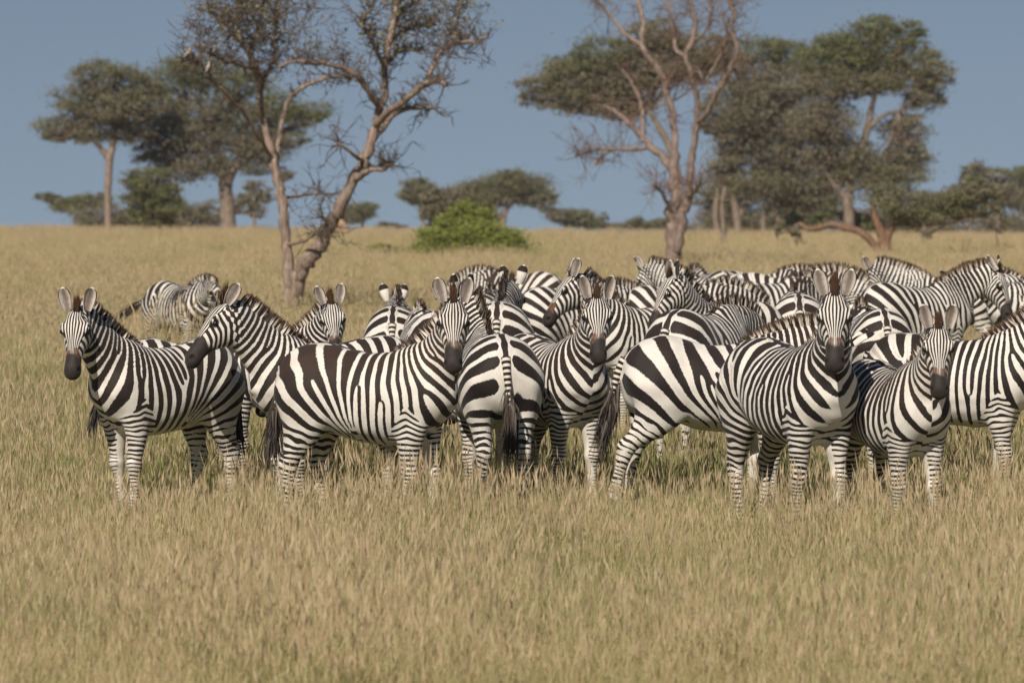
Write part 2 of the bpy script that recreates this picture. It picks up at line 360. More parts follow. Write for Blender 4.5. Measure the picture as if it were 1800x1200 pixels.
leafy_tree('acacia_tree', 'tall grey-leaved acacia with a straight pale trunk, leftmost tall tree', 262,
    [[(190,416,7.5),(190,370,6.5),(190,320,6.5),(193,280,6.5),(198,255,5.5),(202,225,4.5)],[(193,285,5),(180,265,5),(168,250,4),(155,235,3)]],
    [(175,130,55,25,.35),(225,150,45,30,.3),(140,175,50,25,.3),(200,185,70,30,.15),(115,225,48,24,.25),(165,225,50,26,.1),(225,215,45,40,.05),(100,236,18,14,.2),(265,175,35,35,.2)], 7500, 31, bark=BARK_PINK)
leafy_tree('acacia_tree', 'broad thick-trunked acacia with drooping dry foliage behind the forked tree', 266,
    [[(401,416,14),(400,375,12.5),(397,340,12),(396,315,12),(390,290,8),(380,255,6)],[(398,330,7),(410,300,7),(425,265,5)],[(396,320,6),(370,290,5),(345,262,4)]],
    [(300,135,55,32,.8),(350,125,60,34,.75),(420,150,60,35,.75),(480,185,55,30,.7),(540,195,45,20,.75),(285,190,50,40,.4),(350,200,65,45,.15),(420,225,70,50,.3),(300,250,55,50,.05),(370,270,75,42,.0),(450,275,55,45,.05),(505,225,45,40,.3),(560,210,22,14,.6),(265,250,40,45,.05),(330,300,55,22,.0),(500,300,25,18,.1)], 13000, 32)
leafy_tree('leafy_bush', 'yellow-green leafy bush between the two left tree trunks', 258,
    [[(262,412,3),(263,380,3),(266,350,2.5)],[(275,412,2.5),(285,370,2),(292,345,1.6)]],
    [(265,320,42,30,.55),(290,355,36,26,.95),(250,360,32,30,.6),(268,388,42,20,.9),(235,330,25,25,.3),(300,340,22,16,.9)], 4200, 33, cat='bush', size=0.24)
leafy_tree('shrub_thicket', 'grey-brown leafless thicket at the foot of the left trees', 300,
    [[(350,410,3),(352,385,2.5)],[(320,410,3),(318,380,2)]],
    [(170,380,45,28,.05),(215,390,40,20,.1),(330,385,45,25,.0),(365,380,35,28,.02),(445,360,25,30,.02),(300,400,60,10,.0)], 3600, 34, cat='bush')
leafy_tree('acacia_tree', 'small flat-topped green acacia at the far left', 330, [[(133,410,2.6),(132,385,2.2),(135,372,1.8)]],
    [(120,360,32,14,.6),(150,355,30,13,.5),(75,345,18,6,.6),(100,350,20,9,.5),(175,352,22,15,.1)], 2400, 35)
leafy_tree('acacia_tree', 'slim dark acacia sapling right of the thick left trunk', 262, [[(448,412,3.2),(447,385,2.8),(450,355,2.2),(458,335,1.5)],[(447,380,2),(436,355,1.4)]],
    [(455,340,28,22,.05),(430,350,18,16,.05)], 500, 36, size=0.24)
leafy_tree('acacia_tree', 'small round-topped acacia on the skyline beside the forked trunk', 420, [[(640,405,3),(636,392,2.4),(632,384,2)]],
    [(628,375,32,18,.35),(645,368,22,12,.7),(612,382,20,12,.1)], 1800, 37, size=0.36)
leafy_tree('leafy_bush', 'tiny dark bush on the skyline left of the green bush', 520, [[(680,404,2),(680,396,2)]], [(680,397,20,8,.3),(700,399,14,5,.2)], 500, 38, cat='bush', size=0.45)
leafy_tree('acacia_tree', 'umbrella acacia on the skyline in the middle', 400,
    [[(884,405,5),(886,385,4.5),(892,365,4),(900,350,3.2)],[(884,395,3),(872,370,2.6),(868,350,2)],[(890,372,2.4),(905,355,2),(925,345,1.6)]],
    [(895,325,65,22,.5),(850,335,50,17,.45),(935,345,42,18,.35),(900,312,30,14,.6),(960,360,18,12,.3),(880,350,35,12,.1)], 6000, 39, size=0.36)
leafy_tree('acacia_tree', 'small grey acacia at the left edge of the green bush', 390, [[(745,408,3.5),(744,380,3),(742,355,2.4)]],
    [(730,335,28,18,.3),(745,325,18,10,.4),(722,350,18,12,.1),(755,365,14,18,.0)], 1700, 40, size=0.40)
leafy_tree('leafy_bush', 'brown dry bushy tree rising behind the fresh green bush', 200, [[(805,425,4),(805,395,3.5),(808,370,3)],[(780,420,3),(775,385,2.4)]],
    [(795,355,50,22,.1),(775,375,35,28,.05),(830,365,38,24,.2),(850,390,28,26,.25),(765,350,22,16,.05)], 4200, 41, cat='bush', size=0.22)
leafy_tree('leafy_bush', 'low green tree on the skyline right of the umbrella acacia', 430, [[(995,405,3),(996,395,2.5)],[(1030,406,2.5),(1028,396,2)]],
    [(990,378,28,14,.2),(1020,385,30,15,.65),(1040,395,18,10,.5),(1062,385,8,14,.1),(1085,400,25,6,.3)], 2200, 42, cat='bush', size=0.36)
leafy_tree('leafy_bush', 'dark rounded shrub on the skyline left of the leafless acacia', 450, [[(1130,405,2.5),(1130,396,2)]],
    [(1130,393,28,10,.45),(1160,395,18,10,.4),(1112,398,14,7,.3)], 1300, 43, cat='bush', size=0.36)
leafy_tree('acacia_tree', 'wide flat umbrella acacia whose grey-green canopy spreads left of the bare stems', 240,
    [[(1202,430,9),(1200,390,8),(1196,345,7.5),(1190,300,7.5),(1178,262,7),(1160,225,5.5),(1140,195,4.5)]],
    [(1000,125,65,28,.45),(1060,95,60,32,.5),(950,150,45,20,.35),(1040,150,75,32,.15),(1110,130,55,40,.1),(1000,175,60,22,.05),(930,175,25,12,.1),(1160,110,55,45,.15),(1220,100,60,45,.1),(1090,190,55,25,.0),(1270,95,40,35,.1),(1150,60,50,30,.1)], 11500, 44)
leafy_tree('acacia_tree', 'tall dense acacia with a green top, tallest tree at right', 250,
    [[(1494,452,10.5),(1494,410,9.5),(1493,375,9),(1490,350,8.5),(1500,310,7.5),(1512,265,7.5),(1524,230,6.5),(1532,190,5),(1538,165,4)],[(1490,350,6),(1470,330,5.5),(1450,300,4.5)],[(1524,230,4.5),(1550,205,3.8),(1580,195,3)]],
    [(1480,75,50,24,.7),(1540,50,50,24,.7),(1595,60,32,26,.6),(1520,95,75,32,.6),(1600,110,55,32,.35),(1440,110,50,30,.65),(1640,130,35,30,.2),(1460,150,65,30,.1),(1540,145,60,22,.2),(1625,170,40,25,.1),(1590,225,45,28,.05),(1600,270,40,28,.1),(1520,300,75,35,.25),(1570,310,60,35,.3),(1450,210,60,40,.0),(1470,270,60,40,.0)], 15500, 45, clump=48)
leafy_tree('acacia_tree', 'broad dry brown acacia filling the gap left of the tallest tree', 270,
    [[(1298,425,8),(1296,390,7.5),(1290,350,7),(1282,310,6)],[(1262,425,6),(1258,380,5.5),(1262,330,5)],[(1345,425,5),(1342,385,4.5),(1350,345,4)],[(1300,380,5),(1312,355,4),(1325,335,3)]],
    [(1330,90,50,26,.65),(1390,95,50,30,.65),(1310,135,55,35,.1),(1380,150,60,40,.0),(1330,195,65,45,.0),(1400,220,60,50,.0),(1300,250,50,40,.05),(1360,270,65,45,.1),(1430,310,55,35,.15),(1280,300,40,35,.0),(1340,325,60,25,.3),(1400,345,55,22,.25),(1260,200,35,45,.0),(1440,360,40,20,.3)], 15500, 46, clump=46)
leafy_tree('acacia_tree', 'low twisted orange-barked acacia with crooked limbs under the tall right tree', 160,
    [[(1556,472,13),(1556,445,11),(1553,425,10),(1548,405,8.5),(1540,385,7),(1532,365,5)],[(1556,440,7),(1562,412,6.5),(1572,395,5.5)],[(1550,448,7),(1532,425,7),(1512,408,6.5),(1490,402,6,.6),(1465,394,6,1),(1440,400,5.5,1.4),(1420,402,4.5,1.6),(1405,392,3.5,1.8)]],
    [(1590,360,55,18,.35),(1640,355,55,20,.4),(1690,350,50,20,.4),(1620,380,60,14,.45),(1720,335,35,28,.2),(1680,372,50,12,.55),(1560,345,45,20,.2),(1740,370,22,14,.5)], 5200, 47, bark=BARK_RED, size=0.17)
leafy_tree('leafy_bush', 'fresh green bush hiding the foot of the tall right tree', 252, [[(1520,420,3),(1520,395,2.5)]],
    [(1520,395,30,24,.95),(1440,390,28,16,.75),(1400,385,20,14,.4)], 1800, 48, cat='bush', size=0.24)
leafy_tree('acacia_tree', 'pale spindly acacia near the right edge behind the twisted tree', 300, [[(1705,412,3),(1708,370,2.6),(1706,330,2.4),(1704,290,1.8)],[(1752,412,3),(1752,370,2.4),(1756,325,2)]],
    [(1710,300,25,20,.2),(1750,310,30,15,.25),(1700,345,45,20,.1),(1770,350,35,25,.1),(1760,385,45,14,.05)], 2600, 49)
leafy_tree('acacia_tree', 'green flat-topped acacia cut by the right edge of the picture', 330, [[(1795,412,3.2),(1794,370,2.8),(1796,330,2.2)]],
    [(1795,305,35,14,.75),(1790,335,30,20,.2),(1810,360,30,20,.2)], 1900, 50)
leafy_tree('shrub_thicket', 'grey-brown scrub filling the gap under the trees right of the bare stems', 285, [[(1300,414,3),(1302,385,2.5)],[(1375,414,3),(1372,380,2.4)]],
    [(1290,345,55,40,.05),(1350,360,55,35,.08),(1400,372,50,28,.15),(1450,378,40,24,.2),(1250,360,35,40,.02),(1320,392,70,16,.05),(1560,385,60,20,.25),(1470,330,45,30,.05)], 5600, 54, cat='bush', clump=50)
leafy_tree('shrub_thicket', 'low dark scrub along the skyline at the right', 330, [[(1640,414,2),(1640,400,2)]],
    [(1320,398,60,14,.1),(1250,400,45,12,.15),(1600,402,60,12,.2),(1700,404,70,9,.15),(1780,400,40,14,.1)], 3400, 51, cat='bush')
for i, (x, y0, y1, r, D, lab) in enumerate(((1271,446,330,5.2,190,'thin dark dead trunk standing alone right of the leafless acacia'),(1366,452,380,2.2,180,'slender sapling stem left of the tall right tree'),(1399,450,395,2.2,185,'short slender sapling stem nearest the tall right tree'),(1623,446,395,2.4,180,'slender sapling stem right of the twisted tree'),(1752,450,380,2.6,180,'slender sapling stem near the right edge'))):
    leafy_tree('sapling_tree', lab, D, [[(x,y0+4,r),(x+1,(y0*2+y1)/3,r*.9),(x-2,(y0+2*y1)/3,r*.75),(x+2,y1,r*.5)]], [(x,y1+8,12+r*2,16,.1),(x+4,y1+26,9,9,.05)], 130, 60+i, size=0.2)
leafy_tree('leafy_bush', 'vivid green leafy bush in the middle of the plain', 157,
    [[(820,462,3),(815,430,2.5),(810,400,2)],[(840,462,3),(850,430,2.2),(848,400,1.6)],[(780,462,2.5),(775,435,2)]],
    [(820,376,24,22,.9),(772,396,9,20,.85),(806,366,8,16,.8),(853,372,9,20,.7),(902,420,11,16,.8),(742,434,9,12,.8),(798,390,28,22,.95),(842,394,30,26,.95),(780,416,44,22,.95),(835,414,52,26,1.0),(878,422,46,20,.95),(810,442,85,18,1.0),(895,444,55,14,.9),(750,446,50,11,.85),(960,458,30,6,.8),(855,378,12,20,.2),(930,455,30,7,.85),(722,448,20,8,.8),(775,400,10,16,.6)], 14000, 52, clump=60, cat='bush', size=0.15, leafmat=VIVID, elong=2.6)
leafy_tree('leafy_bush', 'low olive green bush in the grass left of the vivid green bush', 150, [[(675,455,2),(675,442,1.6)]],
    [(675,440,24,11,.75),(655,446,16,7,.6)], 900, 53, cat='bush', size=0.14, leafmat=VIVID, elong=2.6)
# termite mound-like pale mass beside the right stem of the forked tree
def mound():
    D = 240.0; rng = np.random.default_rng(5); b = at(600,424,D); b.z = float(ground_z(D))
    u, v = np.meshgrid(np.linspace(0,1,9), np.linspace(0,2*math.pi,15)[:-1], indexing='ij')
    r = np.interp(u,[0,0.5,0.8,1],[0.55,0.42,0.26,0.02])*(1+0.16*np.sin(v*3+u*5)); V = np.stack([r*np.cos(v), r*np.sin(v), u*1.15-0.05],-1).reshape(-1,3)
    g = np.arange(9*14).reshape(9,14); g2 = np.roll(g,-1,1)
    o = obj('termite_mound', mesh_from('termite_mound', V, np.stack([g[:-1],g2[:-1],g2[1:],g[1:]],-1).reshape(-1,4)), bark_mat('mound_earth', rgb(0.36,0.22,0.14), rgb(0.46,0.30,0.20)), None, b)
    tag(o, 'small pale earth mound in the grass beside the forked trunk', 'mound')
mound()
# --- birds on the thin left limb of the forked tree
def bird(px, py, D, face, label, head_col):
    b = at(px, py, D); root = empty('bird', tuple(b), face); tag(root, label, 'bird', 'birds perched on the bare limb'); root.rotation_euler = (0, -0.5, face)
    def blob(name, mat, prof, ax, parent):
        P, r = np.array([p[:3] for p in prof], float), np.array([p[3] for p in prof]); V, Q = tube([(P, r)], 8); return obj(name, mesh_from(name, V, Q), mat, parent)
    k = 0.95
    sc = lambda pr: [tuple(k*c for c in p) for p in pr]
    bo = blob('body', BIRD['pale'], sc([(-.10,0,.02,.004),(-.08,0,.025,.022),(-.03,0,.04,.042),(.03,0,.06,.048),(.07,0,.085,.036),(.09,0,.11,.024),(.10,0,.13,.006)]), 0, root)
    blob('head', head_col, sc([(.075,0,.105,.004),(.085,0,.115,.024),(.105,0,.125,.027),(.125,0,.128,.016),(.13,0,.128,.003)]), 0, root)
    blob('beak', BIRD['dark'], sc([(.125,0,.127,.010),(.145,0,.124,.006),(.158,0,.121,.001)]), 0, root)
    blob('tail', BIRD['dark'], sc([(-.07,0,.03,.015),(-.13,0,.0,.016),(-.18,0,-.03,.012),(-.185,0,-.032,.002)]), 0, root)
    for s in (-1,1): blob('wing', BIRD['dark'], sc([(.04,.036*s,.07,.004),(.02,.042*s,.062,.020),(-.04,.038*s,.04,.018),(-.10,.02*s,.015,.004)]), 0, root)
    for s in (-1,1): blob('leg', BIRD['dark'], sc([(.0,.015*s,.02,.005),(.0,.015*s,-.03,.004)]), 0, root)
BIRD = dict(pale=NT('bird_pale_plumage').bsdf(rgb(0.36,0.31,0.27),0.8,0.2), dark=NT('bird_dark_plumage').bsdf(rgb(0.03,0.022,0.02),0.7,0.2), yellow=NT('bird_yellow_crown').bsdf(rgb(0.55,0.36,0.03),0.8,0.2))
bird(331,101,78.8,math.radians(20),'yellow-headed bird perched at the tip of the thin left limb', BIRD['yellow'])
bird(366,125,79.1,math.radians(60),'pale-breasted bird perched below the others on the thin left limb', BIRD['pale'])
bird(377,92,79.5,math.radians(-40),'dark bird perched nearest the trunk on the upper thin limb', BIRD['dark'])
# ---------------------------------------------------------------- zebras: one continuous skin from an implicit body, then posed
def tab(rows): return np.array(rows, dtype=float)
TORSO = tab([  # x, top, bottom, half width
    (-0.80,1.05,1.00,0.02),(-0.765,1.16,0.88,0.12),(-0.70,1.245,0.79,0.195),(-0.60,1.305,0.73,0.252),(-0.45,1.335,0.69,0.282),
    (-0.30,1.322,0.680,0.286),(-0.10,1.285,0.635,0.300),(0.10,1.270,0.610,0.306),(0.28,1.285,0.607,0.285),(0.42,1.320,0.63,0.258),
    (0.55,1.290,0.69,0.225),(0.66,1.20,0.765,0.195),(0.74,1.10,0.84,0.145),(0.79,1.0,0.92,0.05)])
KX = 0.87
for _c, _T in ((0,TORSO),): _T[:,_c] *= KX
NB, NU, NL = np.array([0.50*KX,0.0,1.06]), np.array([0.648,0.0,0.761]), 0.62     # neck base, axis, length
NN = np.array([-0.761,0.0,0.648])                                             # dorsal direction of the neck
NECK = tab([(-0.10,0.20,0.12),(0.0,0.25,0.172),(0.25,0.212,0.135),(0.5,0.176,0.108),(0.75,0.152,0.094),(1.0,0.135,0.086),(1.12,0.07,0.05)])
HJ = NB+NU*NL                                                                  # poll joint
HP = math.radians(48); HA = np.array([math.cos(HP),0,-math.sin(HP)]); HD = np.array([math.sin(HP),0,math.cos(HP)])
HO = HJ-HA*0.02+HD*0.02; HL = 0.90
HEAD = tab([  # along, dorsal, ventral, half width
    (-0.075,0.02,-0.05,0.02),(-0.03,0.065,-0.09,0.068),(0.04,0.098,-0.135,0.094),(0.11,0.108,-0.172,0.110),(0.17,0.104,-0.180,0.113),
    (0.235,0.093,-0.160,0.098),(0.31,0.078,-0.115,0.075),(0.38,0.066,-0.086,0.063),(0.44,0.060,-0.076,0.062),(0.495,0.056,-0.078,0.070),
    (0.54,0.040,-0.078,0.064),(0.567,0.018,-0.066,0.050),(0.585,-0.005,-0.045,0.018)])
FORE = tab([  # z, centre x, centre y, half depth, half width
    (-0.012,0.492,0.135,0.050,0.046),(0.03,0.486,0.135,0.048,0.044),(0.065,0.470,0.135,0.038,0.037),(0.11,0.456,0.135,0.042,0.040),
    (0.16,0.452,0.135,0.035,0.031),(0.26,0.450,0.135,0.033,0.030),(0.35,0.457,0.135,0.044,0.042),(0.40,0.466,0.135,0.056,0.052),
    (0.45,0.460,0.135,0.050,0.048),(0.55,0.454,0.135,0.064,0.056),(0.66,0.460,0.137,0.088,0.072),(0.78,0.478,0.14,0.115,0.085),
    (0.92,0.495,0.150,0.150,0.092),(1.06,0.47,0.130,0.150,0.088),(1.16,0.44,0.10,0.09,0.05)])
HIND = tab([
    (-0.012,-0.545,0.145,0.050,0.046),(0.03,-0.552,0.145,0.048,0.044),(0.065,-0.566,0.145,0.040,0.039),(0.11,-0.578,0.145,0.044,0.042),
    (0.17,-0.585,0.145,0.037,0.033),(0.28,-0.597,0.145,0.039,0.033),(0.39,-0.610,0.145,0.052,0.044),(0.46,-0.612,0.145,0.067,0.050),
    (0.53,-0.570,0.146,0.072,0.056),(0.62,-0.520,0.148,0.102,0.070),(0.73,-0.485,0.160,0.155,0.096),(0.86,-0.480,0.172,0.205,0.122),
    (1.00,-0.49,0.168,0.225,0.132),(1.12,-0.48,0.13,0.18,0.11),(1.22,-0.46,0.11,0.08,0.05)])
for _T in (FORE, HIND):
    _T[:,1] *= KX
    _g = 1+0.16*np.clip((0.80-_T[:,0])/0.2, 0, 1); _T[:,3] *= _g; _T[:,4] *= _g
def itp(x, T, c): return np.interp(x, T[:,0], T[:,c])
def smooth_tab(T, n=90):
    """resample a profile table with a monotone-ish cubic so that the loft has no kinks"""
    x = T[:,0]; xs = np.linspace(x[0], x[-1], n); out = [xs]
    for c in range(1, T.shape[1]):
        y = T[:,c]; d = np.diff(y)/np.diff(x); m = np.concatenate([[d[0]], (d[1:]+d[:-1])/2, [d[-1]]])
        k = np.clip(np.searchsorted(x, xs)-1, 0, len(x)-2); h = x[k+1]-x[k]; t = (xs-x[k])/h
        out.append((2*t**3-3*t**2+1)*y[k]+(t**3-2*t**2+t)*h*m[k]+(-2*t**3+3*t**2)*y[k+1]+(t**3-t**2)*h*m[k+1])
    return np.stack(out, 1)
HEAD[:,0] *= HL
TORSO, NECK, HEAD, FORE, HIND = [smooth_tab(t) for t in (TORSO, NECK, HEAD, FORE, HIND)]
def ell(u, v, a, b, over):
    """rough distance to an elliptical loft section, over = overshoot past its ends"""
    k0 = np.sqrt((u/a)**2+(v/b)**2)+1e-6; k1 = np.sqrt((u/a**2)**2+(v/b**2)**2)+1e-6
    d = k0*(k0-1)/k1
    d = np.where(k0 < 0.05, -np.minimum(a, b), d)
    return np.where(over > 0, np.sqrt(np.maximum(d, 0)**2+over**2), d)
def smin(a, b, k):
    h = np.clip(0.5+0.5*(b-a)/k, 0, 1); return b*(1-h)+a*h-k*h*(1-h)
def f_torso(X, Y, Z):
    x = np.clip(X, -0.80*KX, 0.79*KX); t, b, w = (itp(x, TORSO, c) for c in (1,2,3))
    zc = (t+b)*0.5; wv = w*(1-0.10*np.clip((Z-zc)/(t-b)*2, -1, 1)*sstep(-0.4,0.0,x))
    return ell(Y, Z-zc, np.maximum(wv, 0.01), (t-b)*0.5, np.abs(X-x))
def f_neck(X, Y, Z):
    q = ((X-NB[0])*NU[0]+(Z-NB[2])*NU[2])/NL; p = (X-NB[0])*NN[0]+(Z-NB[2])*NN[2]
    t = np.clip(q, -0.10, 1.12); a, b = itp(t, NECK, 1), itp(t, NECK, 2)
    b = b*(1-0.28*np.clip(p/a, -1, 1))
    return ell(Y, p, np.maximum(b, 0.01), a, np.abs(q-t)*NL)
def head_local(X, Y, Z):
    return ((X-HO[0])*HA[0]+(Z-HO[2])*HA[2])/HL, (X-HO[0])*HD[0]+(Z-HO[2])*HD[2]
def f_head(X, Y, Z):
    a, d = head_local(X, Y, Z); t = np.clip(a, -0.075, 0.585); th = t*HL
    dt, db, w = (itp(th, HEAD, c) for c in (1,2,3)); c = (dt+db)*0.5
    rel = (d-c)/np.maximum(dt-db, 0.01)*2
    w = w*(1-0.22*np.clip(-rel, 0, 1)*(t < 0.42)-0.05*np.clip(rel, 0, 1))
    f = ell(Y, d-c, np.maximum(w, 0.008), (dt-db)*0.5, np.abs(a-t))
    ya = np.abs(Y)
    brow = np.sqrt(((a-0.15)/0.055)**2+((d-0.062)/0.035)**2+((ya-0.087)/0.028)**2)-1
    f = smin(f, brow*0.028, 0.025)
    sock = np.sqrt(((a-0.172)/0.040)**2+((d-0.040)/0.024)**2+((ya-0.117)/0.022)**2)-1
    f = np.maximum(f, -sock*0.02)
    jaw = np.sqrt(((a-0.13)/0.085)**2+((d+0.075)/0.080)**2+((ya-0.062)/0.034)**2)-1
    f = smin(f, jaw*0.034, 0.03)
    nos = np.sqrt(((a-0.505)/0.032)**2+((d-0.012)/0.016)**2+((ya-0.060)/0.016)**2)-1
    f = np.maximum(f, -nos*0.014)
    lip = np.sqrt(((a-0.55)/0.07)**2+((d+0.045)/0.006)**2)-1
    return np.where(lip < 0, np.maximum(f, np.minimum(f+0.008, -lip*0.006)), f)
def f_leg(X, Y, Z, T, side):
    z = np.clip(Z, T[0,0], T[-1,0]); cx, cy, a, b = (itp(z, T, c) for c in (1,2,3,4))
    return ell(X-cx, Y-cy*side, a, b, np.abs(Z-z))
def surface_nets(F, org, h):
    S = F < 0; nx, ny, nz = F.shape
    c = [S[i:nx-1+i, j:ny-1+j, k:nz-1+k] for i in (0,1) for j in (0,1) for k in (0,1)]
    n = sum(x.astype(np.int8) for x in c); act = (n > 0) & (n < 8)
    I = np.argwhere(act); idx = -np.ones(act.shape, dtype=np.int64); idx[act] = np.arange(len(I))
    off = np.array([(i,j,k) for i in (0,1) for j in (0,1) for k in (0,1)])
    val = np.stack([F[I[:,0]+o[0], I[:,1]+o[1], I[:,2]+o[2]] for o in off], 1)
    P = np.zeros((len(I),3)); cnt = np.zeros(len(I))
    for a in range(8):
        for b in range(a+1, 8):
            if np.abs(off[a]-off[b]).sum() != 1: continue
            m = (val[:,a] < 0) != (val[:,b] < 0); t = val[m,a]/(val[m,a]-val[m,b])
            P[m] += off[a]+t[:,None]*(off[b]-off[a]); cnt[m] += 1
    P = (I+P/cnt[:,None])*h+org
    Q = []
    for ax in range(3):
        o = [0,0,0]; o[ax] = 1
        A = S[:nx-o[0], :ny-o[1], :nz-o[2]]; B = S[o[0]:, o[1]:, o[2]:]
        E = np.argwhere(A != B); b1, b2 = [(1,2),(2,0),(0,1)][ax]
        E = E[(E[:,b1] > 0) & (E[:,b2] > 0)]
        e1 = np.zeros(3,int); e1[b1] = 1; e2 = np.zeros(3,int); e2[b2] = 1
        g = lambda D: idx[D[:,0], D[:,1], D[:,2]]
        q = np.stack([g(E-e1-e2), g(E-e2), g(E), g(E-e1)], 1)
        ins = A[E[:,0],E[:,1],E[:,2]]; q[~ins] = q[~ins][:,::-1]
        Q.append(q[(q >= 0).all(1)])
    return P, np.concatenate(Q)
def neck_t(P): return ((P-NB)@NU)/NL
def zebra_rest(h):
    ax = [np.arange(lo, hi, h, dtype=np.float32) for lo, hi in ((-0.76,1.34),(-0.40,0.40),(-0.05,1.72))]
    ax[1] = ax[1]-ax[1].mean()
    X, Y, Z = np.meshgrid(*ax, indexing='ij')
    F = f_torso(X, Y, Z)
    F = smin(F, f_neck(X, Y, Z), 0.09)
    for T, k in ((FORE,0.045),(HIND,0.06)):
        for s in (-1,1): F = smin(F, f_leg(X, Y, Z, T, s), k)
    F = smin(F, f_head(X, Y, Z), 0.045)
    V, Q = surface_nets(F, np.array([a[0] for a in ax]), h)
    x, y, z = V.T
    R = dict(V=V, Q=Q)
    R['t'] = np.clip((neck_t(V)-0.08)/0.92, 0, 1)*(z > 0.8)
    R['wh'] = sstep(-0.035, 0.05, f_neck(x,y,z)-f_head(x,y,z))*(neck_t(V) > 0.6)
    lw = {}
    dt = f_torso(x, y, z)
    for nm, T in (('f',FORE),('h',HIND)):
        for s in (-1,1):
            lw[nm+('l' if s > 0 else 'r')] = sstep(-0.06, 0.06, dt-f_leg(x,y,z,T,s))*(y*s > 0)*(z < 1.0)
    R['leg'] = lw
    e = np.concatenate([Q[:,[0,1]],Q[:,[1,2]],Q[:,[2,3]],Q[:,[3,0]]]); R['e'] = e
    return R
REST = {}
def rotz(a): c, s = math.cos(a), math.sin(a); return np.array([[c,-s,0],[s,c,0],[0,0,1]])
def roty(a): c, s = math.cos(a), math.sin(a); return np.array([[c,0,s],[0,1,0],[-s,0,c]])   # + lowers the nose
def rotx(a): c, s = math.cos(a), math.sin(a); return np.array([[1,0,0],[0,c,-s],[0,s,c]])
class Pose:
    """neck_pitch/head_pitch: + is down; yaw: + turns to the animal's left; degrees"""
    def __init__(self, ny=0, np_=0, hy=0, hp=0, hr=0, legs=None, bend=0):
        n = 41; ts = np.linspace(0, 1, n); r = math.radians
        self.Rs = [rotz(r(ny)*t)@roty(r(np_)*(1-(1-t)**1.6)) for t in ts]
        C = [NB.copy()]
        for i in range(1, n): C.append(C[-1]+0.5*(self.Rs[i]+self.Rs[i-1])@NU*NL/(n-1))
        self.ts, self.C = ts, np.array(C); self.Ra = np.array(self.Rs)
        self.H = rotz(r(hy))@roty(r(hp))@rotx(r(hr))
        # order: head turns in the frame of the neck's end, yaw about the body's vertical
        self.RH = self.Rs[-1]; self.legs = legs or {}
        self.bend = r(bend)
        self.hy = r(hy); self.hp = r(hp); self.hr = r(hr)
        Rn = rotz(r(ny)+self.hy)@roty(r(np_)+self.hp)
        self.HEADR = Rn@rotx(self.hr)
    def __call__(self, P, t=None, wh=None, leg=None):
        P = np.asarray(P, float); n = len(P)
        t = np.zeros(n) if t is None else np.broadcast_to(t, n); wh = np.zeros(n) if wh is None else np.broadcast_to(wh, n)
        f = np.clip(t, 0, 1)*(len(self.ts)-1); i = np.clip(f.astype(int), 0, len(self.ts)-2); w = (f-i)
        R = self.Ra[i]*(1-w)[:,None,None]+self.Ra[i+1]*w[:,None,None]
        C = self.C[i]*(1-w)[:,None]+self.C[i+1]*w[:,None]
        D = P-(NB+NU*NL*np.clip(t,0,1)[:,None])
        A = np.where((t > 0)[:,None], C+np.einsum('nij,nj->ni', R, D), P)
        B = self.C[-1]+(P-HJ)@self.HEADR.T
        out = A*(1-wh[:,None])+B*wh[:,None]
        if leg:
            for k, (sw, kn) in self.legs.items():
                w = leg[k]
                if not w.any(): continue
                zj, zk = (0.95,0.40) if k[0] == 'f' else (0.98,0.46)
                xc = 0.40 if k[0] == 'f' else -0.46
                zz = np.linspace(zj, -0.05, 80); dz = zz[0]-zz[1]
                ang = np.radians(sw)*sstep(0, 0.40, zj-zz)+np.radians(kn)*sstep(-0.06, 0.08, zk-zz)
                cx = xc+np.concatenate([[0], np.cumsum(np.sin((ang[1:]+ang[:-1])/2))*dz])
                cz = zj-np.concatenate([[0], np.cumsum(np.cos((ang[1:]+ang[:-1])/2))*dz])
                m = (w > 0) & (P[:,2] < zj); z = P[m,2]
                g = lambda arr: np.interp(-z, -zz, arr)
                a = g(ang); dx = P[m,0]-xc
                q = np.stack([g(cx)+dx*np.cos(a), P[m,1], g(cz)+dx*np.sin(a)], 1)
                out[m] = out[m]*(1-w[m,None])+q*w[m,None]
        if self.bend:   # sideways curve of the whole trunk
            k = self.bend; x = out[:,0].copy(); th = k*np.clip(x+0.1, -0.7, 0.7)
            xx = np.clip(x+0.1, -0.7, 0.7); ex = x+0.1-xx
            cxp = np.where(abs(k) > 1e-4, np.sin(th)/k, xx); cyp = np.where(abs(k) > 1e-4, (1-np.cos(th))/k, 0)
            y = out[:,1].copy()
            out[:,0] = -0.1+cxp+ex*np.cos(th)-y*np.sin(th); out[:,1] = cyp+ex*np.sin(th)+y*np.cos(th)
        return out
def wob(P, rng, f, n=7):
    s = np.zeros(len(P))
    for _ in range(n):
        k = rng.normal(size=3); k *= f*rng.uniform(0.5,1.3)/np.linalg.norm(k)
        s += np.sin(P@k*6.283+rng.uniform(0,6.283))
    return s/math.sqrt(n)
